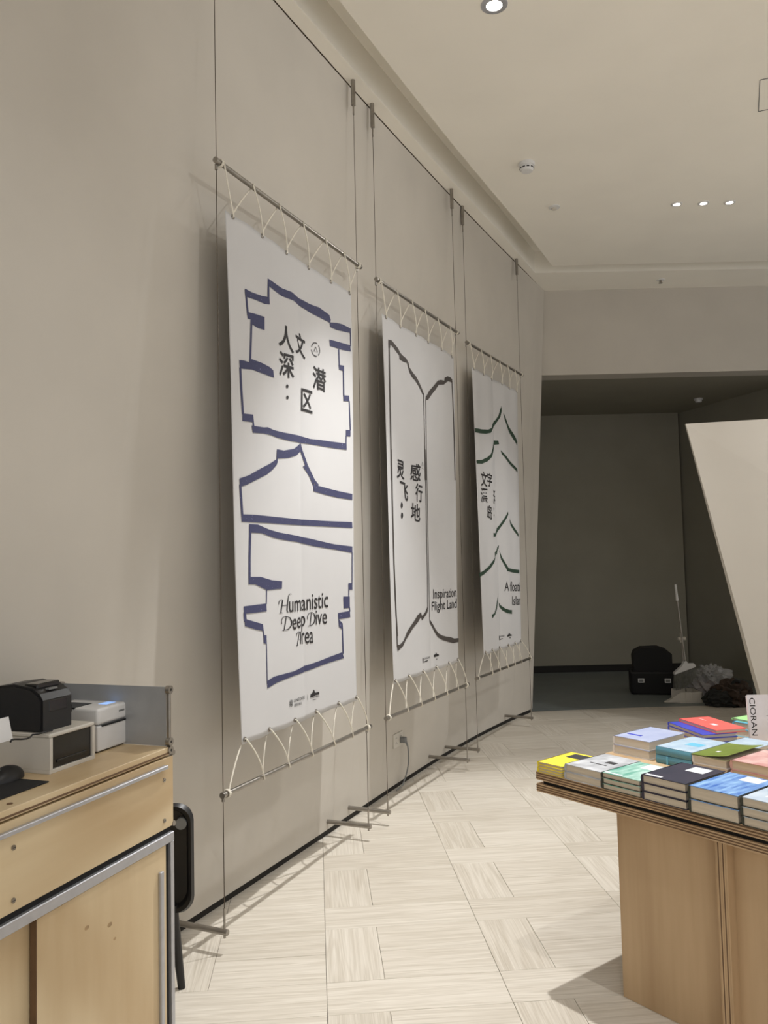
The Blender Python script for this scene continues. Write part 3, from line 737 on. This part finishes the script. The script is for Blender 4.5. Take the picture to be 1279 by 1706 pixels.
# metal guard round the end and back
gd = thing('metal_guard', 'grey sheet metal upstand with silver corner brackets at the counter end', 'guard', CO0, CRZ)
MB().box(-.002, .015, .951, .001, DEP, 1.128).build('end_sheet', galv, gd)
MB().box(L0, DEP-.003, .951, -.002, DEP, 1.128).build('back_sheet', galv, gd)
MB().box(-.004, -.0, .953, .006, .012, 1.122, .002).build('corner_tube', steel, gd)
for x_, y_, z_ in ((0, .004, 1.12), (0, .004, .965), (-.006, DEP-.008, 1.122), (-.03, DEP-.006, 1.122), (0, .004, .94)):
    c_ = MB().cyl((x_, y_-.007, z_), (x_, y_+.007, z_), .0125, n=18).build('bracket', steel, gd, True)
    MB().cyl((x_, y_-.0075, z_), (x_, y_-.0065, z_), .004, n=12).build('bracket_screw', blackp, c_)
MB().cyl((.014, -.002, .93), (.014, .01, .93), .008, n=16).build('hinge', steel, gd, True)
MB().cyl((.014, -.002, .72), (.014, .01, .72), .008, n=16).build('hinge', steel, gd, True)
# label printer (white)
a, b = cl(161, 1255.5, .95), cl(219.4, 1236.5, .95)
x0, x1, y0 = a.x, b.x, (a.y+b.y)/2
wd = x1-x0; hh = .128
t = thing('label_printer', 'white boxy label printer beside the metal upstand', 'printer', CO0+cxx*((x0+x1)/2)+cyy_*y0+Vector((0, 0, .95)), CRZ)
MB().box(-wd/2, .0, .004, wd/2, .20, .078, .004, 2).build('lower_body', whitep, t)
MB().box(-wd/2, .0, .0805, wd/2, .20, hh, .008, 3).build('lid', whitep, t)
MB().box(-wd/2+.004, .004, .076, wd/2-.004, .19, .083).build('seam', greyp, t)
MB().box(-wd/2+.018, -.002, .074, wd/2-.006, .004, .078).build('label_slot', blackp, t)
MB().box(-wd/2+.0, .085, hh-.003, -wd/2+.08, .19, hh+.0015).build('lid_window', smoke, t)
MB().box(.0, .03, hh-.001, .045, .06, hh+.0006).build('status_light', bluelit, t)
MB().box(.02, -.0008, .104, .046, .001, .109).build('brand_print', greyp, t)
MB().box(-wd/2+.004, .01, 0, wd/2-.004, .19, .004).build('foot', blackp, t)
# cream drawer box with smoked front
a, b = cl(81, 1290.6, .95), cl(160, 1264, .95)
x0, x1, y0 = a.x, b.x, (a.y+b.y)/2; wd = x1-x0; BH = .105; BD = .21
t = thing('desktop_drawer_box', 'cream plastic desktop box with a smoked drawer front under the black printer', 'drawer box', CO0+cxx*((x0+x1)/2)+cyy_*y0+Vector((0, 0, .95)), CRZ)
fr = MB()
th_ = .011
fr.box(-wd/2, 0, 0, wd/2, BD, th_, .001); fr.box(-wd/2, 0, BH-th_, wd/2, BD, BH, .003); fr.box(-wd/2, 0, th_, -wd/2+th_, BD, BH-th_); fr.box(wd/2-th_, 0, th_, wd/2, BD, BH-th_); fr.box(-wd/2+th_, BD-.006, th_, wd/2-th_, BD, BH-th_)
fr.build('case', creamp, t)
dw = MB().box(-wd/2+th_+.001, .005, th_+.001, wd/2-th_-.001, .012, BH-th_-.001, .001).build('drawer_front', smoke, t)
MB().box(-wd/2+.03, .001, .024, wd/2-.03, .006, .032, .002).build('drawer_lip', smoke, dw)
MB().box(-wd/2+.014, .014, .014, wd/2-.014, BD-.01, .06).build('drawer_tray', blackp, t)
BOXT = (CO0+cxx*((x0+x1)/2)+cyy_*y0, wd)
# black receipt printer on the box
pz = .95+BH
a = cl(75, 1222, pz); b = cl(127, 1207, pz)
px0, px1 = (a.x), b.x
t = thing('receipt_printer', 'black receipt printer with rounded lid standing on the cream box', 'printer', CO0+cxx*((px0+px1)/2)+cyy_*(a.y+.012)+Vector((0, 0, pz)), CRZ)
W2 = (px1-px0)/2
prof = [(0, 0), (0, .085), (.012, .102), (.04, .118), (.10, .126), (.165, .118), (.19, .10), (.2, .07), (.2, 0)]
mx = Matrix(((0, 0, 1, 0), (1, 0, 0, 0), (0, 1, 0, 0), (0, 0, 0, 1)))
m_ = MB(); m_.prism([(y_, z_) for y_, z_ in prof], -W2, W2, mx)
es = [e for e in m_.bm.edges if abs(e.verts[0].co.x-e.verts[1].co.x) < 1e-6]
bmesh.ops.bevel(m_.bm, geom=es, offset=.006, segments=2, affect='EDGES'); m_.build('body', blackp, t)
MB().box(-W2*.72, .03, .112, W2*.72, .075, .1265, .003).build('paper_recess', smoke, t)
MB().box(-W2*.55, -.002, .05, W2*.6, .004, .082, .002).build('front_window', smoke, t)
MB().box(-W2*.3, .012, .1075, W2*.25, .026, .1125, .001).build('brand_print', greyp, t)
MB().box(W2-.004, .02, .03, W2+.022, .05, .052, .002).build('side_connector', blackm, t)
# mouse, mat, sheet, lead
mp_ = cl(75, 1302, .951); m2 = cl(20, 1330, .951)
t = tag(MB().box(-.30, 0, 0, 0, .19, .003, .001).build('mouse_mat', blackm, None, loc=CO0+cxx*mp_.x+cyy_*(.075)+Vector((0, 0, .9503)), rz=CRZ), 'black flat mouse mat on the counter top', 'mouse mat')
mc = cl(28, 1300, .954)
t = thing('computer_mouse', 'black computer mouse resting on the mouse mat', 'mouse', CO0+cxx*(mc.x)+cyy_*(mc.y+.035)+Vector((0, 0, .953)), CRZ)
m_ = MB(); bmesh.ops.create_uvsphere(m_.bm, u_segments=24, v_segments=14, radius=1)
for v in m_.bm.verts:
    x_, y_, z_ = v.co; v.co = Vector((x_*.056, y_*.032*(1-.12*x_), max(0, z_)*.036*(1-.25*max(0, -x_))))
bmesh.ops.remove_doubles(m_.bm, verts=m_.bm.verts[:], dist=.0002); m_.build('shell', blackp, t, True)
m_ = MB(); m_.cyl((-.03, -.0035, .028), (-.03, .0035, .028), .008, n=16); m_.build('scroll_wheel', greyp, t, True)
t = thing('paper_card', 'white card leaning beside the black receipt printer at the left edge', 'card', CO0+cxx*(px0-.092)+cyy_*(a.y+.03)+Vector((0, 0, pz)), CRZ)
MB().box(-.05, -.001, 0, .01, .001, .06, rot=Matrix.Rotation(-.25, 4, 'X')).build('sheet', whitep, t)
MB().box(-.05, .0, 0, .01, .03, .002).build('foot', whitep, t)
pts = [CO0+cxx*(px0-.12+.14*k/12)+cyy_*(a.y-.0+.01*math.sin(k))+Vector((0, 0, pz+.004+.002*math.sin(k*1.3))) for k in range(13)]
tag(MB().tube(pts, .0025, 6).build('power_lead', blackp, None, True), 'thin black lead lying on the cream box', 'cable')

# ------------------------------------------------------------------ black chair behind the counter
lg = at(303, 1645, 0)
t = thing('plastic_chair', 'black moulded plastic chair showing past the counter end', 'chair', (lg.x-.09, lg.y, 0), .06)
def rrect(w_, h_, r, n=6):
    out = []
    for cx, cy_, a0 in ((w_/2-r, h_/2-r, 0), (-w_/2+r, h_/2-r, 90), (-w_/2+r, -h_/2+r, 180), (w_/2-r, -h_/2+r, 270)):
        for k in range(n+1):
            a = math.radians(a0+90*k/n); out.append((cx+r*math.cos(a), cy_+r*math.sin(a)))
    return out
rings = [(.265, .375, .05, 0), (.275, .385, .06, .012), (.26, .37, .06, .03), (.24, .35, .06, .026), (.22, .33, .05, .004)]
m_ = MB(); prev = None
Mv = Matrix.Translation((-.0, .0, .452)) @ Matrix.Rotation(math.radians(90), 4, 'X')
for w_, h_, r_, d_ in rings:
    cur = [m_.bm.verts.new(Mv @ Vector((x_, y_, d_))) for x_, y_ in rrect(w_, h_, r_)]
    if prev:
        for k in range(len(cur)): m_.bm.faces.new((prev[k], prev[(k+1) % len(cur)], cur[(k+1) % len(cur)], cur[k]))
    else: m_.bm.faces.new(cur[::-1])
    prev = cur
m_.bm.faces.new(prev); m_.build('backrest_shell', blackp, t, True)
MB().cyl((.095, -.03, .575), (.095, -.0, .575), .02, n=20).build('pivot_boss', greyp, t, True)
MB().box(-.13, -.28, .29, .05, -.02, .31, .008, 2).build('seat', blackp, t)
for x_, y_, dx, dy in ((.06, -.015, .03, .005), (-.1, -.015, -.02, .005), (.08, -.25, .0, -.02), (-.1, -.25, -.02, -.02)):
    MB().cyl((x_, y_, .29), (x_+dx, y_+dy, 0), .02, .013, n=12).build('leg', blackp, t, True)

# ------------------------------------------------------------------ table
TO = at(893, 1299, .68); te = Vector((.60418, -.79685, 0)); tn = Vector((.79685, .60418, 0)); TRZ = math.atan2(te.y, te.x)
TO0 = Vector((TO.x, TO.y, 0)); TZ = .712; TL_, TW_ = 2.1, 1.25
tb = thing('display_table', 'birch plywood display table carrying the rows of books on the right', 'table', TO0, TRZ)
def ply(z0, z1, nm, x0=0, y0=0, x1=TL_, y1=TW_):
    k = 7; h = (z1-z0)/k
    top = MB().box(x0+.0005, y0+.0005, z0, x1-.0005, y1-.0005, z1).build(nm, tblw, tb)
    for i in range(1, k, 2):
        MB().box(x0, y0, z0+i*h, x1, y1, z0+(i+1)*h).build('ply_layer', plyd, top)
ply(.682, .712, 'upper_board'); ply(.640, .668, 'lower_board')
MB().box(.025, .012, .668, TL_-.025, TW_-.02, .682).build('gap_spacer', blackm, tb)
MB().box(.29, .082, 0, .69, .117, .640).build('leg_panel', tblw, tb)
cp = MB().box(.69, .022, 0, .727, 1.05, .640).build('cross_panel', tblw, tb)
for i in range(5): MB().box(.6905+i*.0074, .0212, 0, .6905+i*.0074+.0034, .0225, .640).build('ply_layer', plyd if i % 2 else plyl, cp)
MB().box(.727, .06, 0, 1.75, .095, .640).build('leg_panel', tblw, tb)
MB().box(1.75, .022, 0, 1.787, 1.05, .640).build('cross_panel', tblw, tb)

# ------------------------------------------------------------------ books
pagec = mat('page_edges', (216, 203, 182), .9, var=.08, scale=9, stretch=(1, 1, 90))
pagew = mat('page_edges_white', (222, 216, 205), .9, var=.07, scale=9, stretch=(1, 1, 90))
def cov(nm, rgb, rgb2=None, sc=25, rough=.4, stretch=None): return mat(nm, rgb, rough, rgb2=rgb2, var=.04, scale=sc, stretch=stretch)
cY = cov('yellow_cover', (246, 226, 70)); cG = cov('grey_cover', (206, 208, 212), (150, 152, 156), 18); cGr = cov('green_cover', (62, 150, 128), (190, 220, 210), 22, stretch=(2, .6, 1))
cN = cov('navy_cover', (44, 46, 62), (58, 54, 70), 12); cB = cov('blue_cover', (44, 98, 180), (150, 190, 230), 24, stretch=(2.5, .5, 1)); cP = cov('pale_blue_cover', (196, 208, 220), (170, 186, 204), 20)
cW = cov('lavender_cover', (178, 186, 212), (160, 170, 204), 14); cT = cov('teal_cover', (92, 148, 168), (84, 136, 158), 12); cTt = cov('pale_teal_cover', (190, 208, 222), (160, 184, 206), 25)
cO = cov('olive_cover', (124, 140, 62), (108, 124, 52), 12); cPk = cov('pink_cover', (196, 140, 136), (222, 190, 184), 20); cUl = cov('ultramarine_cover', (70, 82, 196), (60, 70, 180), 12)
cC = cov('coral_cover', (240, 108, 100), (236, 100, 94), 12); cSk = cov('sky_cover', (120, 196, 226), (100, 180, 214), 10); cMint = cov('mint_cover', (170, 226, 150)); cWh = cov('white_cover', (232, 230, 230)); cLil = cov('white_card_cover', (226, 224, 230))
labelw = cov('print_white', (232, 234, 238)); labeld = cov('print_dark', (60, 60, 62)); cDk = cov('dark_cloth', (54, 58, 50))
def book(u, v, z, w_, d_, t_, cover, label, spine='L', pages=None, rot=0, prints=(), group='books on the display table', bow=0, cedge=None, tilt=0):
    """local x along the table front (spine side L at x=0), y into the table; origin at the near left bottom corner"""
    o = thing('book', label, 'book', TO0+te*u+tn*v+Vector((0, 0, z)), TRZ+rot, group)
    if tilt: o.rotation_euler = (tilt, 0, TRZ+rot)
    c_ = .0022 if t_ > .012 else .0009; ov = .003
    ce_ = cedge or cover
    pg = MB()
    if spine == 'L':
        pr_ = [(ov+.001, c_), (w_-ov, c_)]
        pg.box(.004, ov, c_, w_-ov-.0008, d_-ov, t_-c_)
    else: pg.box(ov, .004, c_, w_-ov, d_-ov, t_-c_)
    pg.build('pages', pages or pagec, o)
    tp = MB()
    tp.box(0, 0, t_-c_, w_, d_, t_)
    if bow:
        bmesh.ops.subdivide_edges(tp.bm, edges=tp.bm.edges[:], cuts=8, use_grid_fill=True)
        for vv in tp.bm.verts: vv.co.z += bow*(vv.co.x/w_)**2
    top = tp.build('front_cover', cover, o)
    MB().box(0, 0, 0, w_, d_, c_).build('back_cover', ce_, o)
    sp = MB()
    n = 6; arc = [(-.004*math.sin(math.pi*k/n)*(1 if t_ > .012 else .3)-.0005, t_*k/n) for k in range(n+1)]
    if spine == 'L':
        poly = arc+[(.004, t_), (.004, 0)]
        sp.prism(poly, 0, d_, Matrix(((1, 0, 0, 0), (0, 0, 1, 0), (0, 1, 0, 0), (0, 0, 0, 1))))
    else:
        poly = [(a_, b_) for a_, b_ in arc]+[(.004, t_), (.004, 0)]
        sp.prism(poly, 0, w_, Matrix(((0, 0, 1, 0), (1, 0, 0, 0), (0, 1, 0, 0), (0, 0, 0, 1))))
    spo = sp.build('spine', ce_, o)
    for (x0, y0, x1, y1, m_) in prints:
        e_ = MB(); e_.box(x0*w_, y0*d_, t_+.0001, x1*w_, y1*d_, t_+.0005)
        if bow:
            for vv in e_.bm.verts: vv.co.z += bow*(vv.co.x/w_)**2+.0004
        e_.build('cover_print', m_, top)
    return o
def stack(u, v, w_, d_, ths, cover, labels, **kw):
    z = TZ; out = []
    pr = kw.pop('prints', ())
    rots = kw.pop('rots', [0]*len(ths))
    for i, t_ in enumerate(ths):
        out.append(book(u+random.uniform(-.001, .001), v+random.uniform(-.001, .002), z, w_, d_, t_, cover, labels[i], prints=pr if i == len(ths)-1 else (), rot=rots[i], **kw)); z += t_+.0004
    return out
def lv(name, n):
    if n == 2: pos = ['lower', 'top']
    elif n == 3: pos = ['bottom', 'middle', 'top']
    else: pos = ['bottom', 'second', 'third', 'top'][:n]
    return [f'{p_} {name}' for p_ in pos]
stack(.012, -.005, .112, .20, [.009, .009, .009, .009], cY, lv('thin yellow booklet of the stack at the left table corner', 4), spine='L', prints=[(.3, .62, .92, .92, labeld)], rots=[0, .02, .01, .06], pages=pagec)
stack(.14, -.004, .155, .222, [.026, .026], cG, lv('grey illustrated book of the stack beside the yellow booklets', 2), cedge=cG, prints=[(.55, .5, .8, .62, labeld), (.3, .35, .75, .38, labeld)])
stack(.302, -.004, .15, .205, [.018, .018, .018], cGr, lv('green covered book of the front row stack', 3), prints=[(.35, .66, .95, .97, labelw), (.04, .03, .5, .08, labelw)], cedge=cDk)
stack(.462, -.006, .157, .225, [.026, .026, .026], cN, lv('dark navy book of the front row stack', 3), prints=[(.42, .62, .82, .9, labelw), (.05, .03, .42, .09, labelw)], cedge=cN)
stack(.632, -.012, .158, .225, [.04, .04], cB, lv('thick blue painted-cover book of the front row stack', 2), prints=[(.45, .7, .85, .95, labelw)], cedge=cDk)
stack(.80, -.012, .155, .225, [.027, .027, .027], cP, lv('pale blue book of the stack at the right picture edge', 3), prints=[(.3, .2, .7, .3, labelw)], cedge=cDk)
stack(.02, .43, .165, .24, [.034, .034], cW, lv('lavender blue book of the cream-paged second row stack', 2), prints=[(.12, .25, .5, .32, cUl)], spine='L', pages=pagew, cedge=cWh)
stack(.218, .425, .148, .24, [.03, .03], cTt, lv('teal spined book of the second row stack', 2), spine='F', cedge=cT, prints=[(.4, .4, .8, .6, cSk)])
tag(MB().box(0, 0, 0, .006, .003, .03).build('ribbon_marker', cSk, None, loc=TO0+te*.265+tn*.418+Vector((0, 0, TZ+.0)), rz=TRZ), 'sky blue ribbon against the teal book spines', 'ribbon')
stack(.376, .42, .13, .22, [.028, .028], cWh, lv('white paged book under the olive booklet', 2), spine='L', pages=pagew)
book(.372, .415, TZ+.0575, .138, .25, .003, cO, 'olive green booklet with a lifted corner on the second row', bow=.016, prints=[(.35, .3, .45, .38, labelw)])
stack(.52, .42, .16, .22, [.032, .032], cPk, lv('dusty pink book at the right end of the second row', 2), pages=pagec)
stack(-.02, .86, .27, .15, [.02, .02, .015], cUl, lv('ultramarine blue book of the back row stack', 3), rots=[-.42, -.45, -.47])
book(.01, .90, TZ+.0565, .26, .138, .014, cC, 'coral red book on top of the blue back row stack', rot=-.43, prints=[(.55, .35, .68, .5, labelw), (.1, .55, .3, .57, labelw)])
stack(.312, .68, .13, .2, [.02, .02], cTt, lv('white and pale blue book before the standing card-white book', 2), pages=pagew)
stack(.17, 1.05, .16, .13, [.03, .03], cSk, lv('sky blue book behind the coral one', 2), pages=pagew)
book(.15, 1.075, TZ+.061, .12, .1, .008, cMint, 'mint green booklet on the sky blue back row stack', rot=-.1)
# the standing white book with its title
so = at(1247, 1250, TZ+.06)
st = thing('standing_book', 'white book standing upright with a dark title running down its cover', 'book', TO0+te*.31+tn*.935+Vector((0, 0, TZ)), math.radians(-4))
SH, SW = .2, .17
lean = Matrix.Rotation(math.radians(-6), 4, 'X')
MB().box(0, 0, 0, SW, .0015, SH, rot=lean).build('front_cover', cLil, st)
MB().box(.002, .0015, .002, SW-.002, .014, SH-.003, rot=lean).build('pages', pagew, st)
MB().box(0, .014, 0, SW, .0155, SH-.004, rot=lean).build('back_cover', cLil, st)
def flat_text(txt, w_, h_, m, parent, mtx, name='title_print', off=0.0):
    vs, fs = text_tris(txt, off); me = bpy.data.meshes.new(name)
    me.from_pydata([mtx @ Vector((x*w_, y*h_, 0)) for x, y in vs], [], fs); me.materials.append(m)
    o = bpy.data.objects.new(name, me); C.objects.link(o); o.parent = parent; return o
# title runs downwards: local text x -> -z, text y -> +x
mt = lean @ Matrix(((0, 1, 0, .008), (0, 0, 1, -.0006), (-1, 0, 0, SH-.012), (0, 0, 0, 1)))
flat_text('CIORAN', .15, .022, blackink, st.children[0], mt)
m_ = MB()
for zz, x0, x1 in ((.13, .085, .15), (.115, .07, .16), (.103, .09, .16), (.09, .08, .155), (.08, .1, .15)): m_.box(x0, -.0006, zz, x1, -.0002, zz+.0012, rot=lean)
m_.box(.105, -.0006, .095, .135, -.0002, .125, rot=lean); m_.box(.118, -.0006, .065, .122, -.0002, .16, rot=lean)
m_.build('drawing_print', blackink, st.children[0])

# ------------------------------------------------------------------ things left in the alcove
q0 = atY(1090, 1160, 8.55)
fx, fy = at(1091, 1158, 0).x, at(1091, 1158, 0).y
K = fy/FPX
t = thing('equipment_case', 'black case with rounded hood and two white tags in the dark alcove', 'case', (fx, fy, 0), -.2)
MB().box(-37*K, 0, 0, 37*K, .3, 38*K, .02, 2).build('lower_case', blackm, t)
m_ = MB()
hp = [(-31*K, 36*K), (-32*K, 62*K), (-29*K, 70*K), (-18*K, 76*K), (10*K, 77*K), (22*K, 73*K), (30*K, 66*K), (30*K, 36*K)]
m_.prism(hp, .04, .26, Matrix(((1, 0, 0, 0), (0, 0, 1, 0), (0, 1, 0, 0), (0, 0, 0, 1)))); m_.build('hood', blackm, t)
for sx in (-21, 21):
    g = MB().box((sx-5)*K, -.006, 20*K, (sx+5)*K, .0, 27*K, .002).build('tag', whitep, t)
    MB().box((sx-3.4)*K, -.0066, 21.5*K, (sx+3.4)*K, -.0058, 25.5*K).build('tag_print', greyp, g)
MB().box(-36.5*K, -.003, 35*K, 36.5*K, .0, 37*K).build('lid_seam', blackp, t)
# dustpan and broom
dp = at(1137, 1170, 0); K = dp.y/FPX
t = thing('long_handled_dustpan', 'pale grey long-handled dustpan standing on the alcove floor', 'dustpan', dp, 0)
m_ = MB()
pts = [(-28*K, 0), (28*K, 0), (28*K, .2), (-8*K, .2)]
m_.prism([(-29*K, .02), (-6*K, -.05), (30*K, -.05), (30*K, .22), (-6*K, .22)], 0, .012)
m_.build('pan_floor', creamp, t)
for (x0, y0, x1, y1) in ((-6*K, -.05, 30*K, -.042), (30*K-.008, -.05, 30*K, .22), (-6*K, .212, 30*K, .22)):
    MB().box(x0, y0, .01, x1, y1, 17*K, .001).build('pan_wall', creamp, t)
MB().prism([(-29*K, .012), (-6*K, .012), (-6*K, 17*K)], -.05, -.042, Matrix(((1, 0, 0, 0), (0, 0, 1, 0), (0, 1, 0, 0), (0, 0, 0, 1)))).build('pan_wing', creamp, t)
for x_ in (2, 14):
    MB().box(x_*K, -.054, .012, (x_+1.5)*K, -.048, 16*K).build('rib', creamp, t)
MB().cyl((12*K, .1, 15*K), (8*K, .1, 103*K), .008, n=10).build('handle_tube', steel, t, True)
MB().box(2*K, .075, 100*K, 15*K, .115, 105*K, .004).build('broom_clip', creamp, t)
MB().cyl((7.5*K, .1, 96*K), (8*K, .1, 112*K), .012, n=10).build('clip_sleeve', creamp, t, True)
t = thing('broom', 'white broom with see-through bristles clipped to the dustpan', 'broom', (dp.x, dp.y+.04, 0), 0)
hp = [(-9*K, 44*K), (-9*K, 47*K), (4*K, 58*K), (8*K, 65*K), (12*K, 66*K), (14*K, 62*K), (24*K, 62*K), (27*K, 58*K), (26*K, 56*K)]
MB().prism(hp, 0, .05, Matrix(((1, 0, 0, 0), (0, 0, 1, 0), (0, 1, 0, 0), (0, 0, 0, 1)))).build('broom_head', whitep, t)
MB().cyl((11*K, .025, 64*K), (2*K, .03, 168*K), .0085, n=10).build('broom_handle', steel, t, True)
MB().cyl((2.4*K, .03, 166*K), (.4*K, .03, 193*K), .0135, .010, n=12).build('grip', whitep, t, True)
bris = mat('bristle', (128, 128, 120), .6, var=.2, scale=40)
m_ = MB()
for k in range(46):
    s_ = k/45; x_ = (-8+33*s_)*K; z_ = (44.5+12*s_)*K
    for j in range(3):
        m_.cyl((x_, .01+.015*j, z_), (x_+(-1+4*s_+random.uniform(-1, 1))*K, .005+.018*j, (18+22*s_*s_)*K), .0016, n=4)
tag(m_.build('bristles', bris, t), kind='stuff')
# crumpled plastic bag
def blob(name, m, parent, cx, cy_, cz, rx, ry, rz_, seed, amp, sub=4, flat=True):
    rnd = random.Random(seed); m_ = MB(); bmesh.ops.create_icosphere(m_.bm, subdivisions=sub, radius=1)
    dirs = [(Vector((rnd.gauss(0, 1), rnd.gauss(0, 1), rnd.gauss(0, 1))).normalized(), rnd.uniform(3, 11), rnd.uniform(0, 6)) for _ in range(14)]
    for v in m_.bm.verts:
        p_ = v.co.copy(); f_ = 1
        for d_, fr_, ph in dirs: f_ += amp/5*abs(math.sin(p_.dot(d_)*fr_+ph))-amp/10
        v.co = Vector((cx+p_.x*rx*f_, cy_+p_.y*ry*f_, max(0.002, cz+p_.z*rz_*f_)))
    return m_.build(name, m, parent, smooth=not flat)
bagm = mat('clear_plastic_bag', (205, 205, 205), .25, var=.1, scale=25, alpha=.5)
pb = at(1186, 1168, 0); K = pb.y/FPX
t = thing('plastic_bag', 'crumpled translucent plastic bag behind the dustpan', 'bag', (pb.x+.09, pb.y+.30, 0), 0)
blob('bag_body', bagm, t, 0, 0, 18*K, 30*K, .16, 21*K, 3, .9)
blob('bag_top', bagm, t, 5*K, 0, 38*K, 14*K, .09, 9*K, 5, 1.2)
blob('bag_contents', mat('pink_wrapping', (168, 140, 140), .6, var=.3, scale=15), t, -3*K, .02, 12*K, 17*K, .09, 12*K, 9, .7, 3)
pb = at(1226, 1179, 0); K = pb.y/FPX
brn = mat('dark_brown_cloth', (74, 58, 46), .9, rgb2=(44, 36, 30), scale=14, bump=.4, bscale=60)
drk = mat('dark_green_cloth', (36, 38, 36), .8, var=.3, scale=14)
t = thing('cloth_bag', 'dark brown cloth bag slumped at the foot of the white wall end', 'bag', (pb.x, pb.y+.17, 0), 0)
blob('bag_body', brn, t, 8*K, .03, 14*K, 27*K, .16, 20*K, 11, .6)
blob('bag_flap', drk, t, -15*K, -.04, 10*K, 21*K, .11, 14*K, 12, .5)
pts = [Vector((-2*K+20*K*s_/10, -.03, (24+16*math.sin(s_/10*2.2))*K)) for s_ in range(11)]
MB().tube(pts, .014, 8).build('bag_handle', drk, t, True)
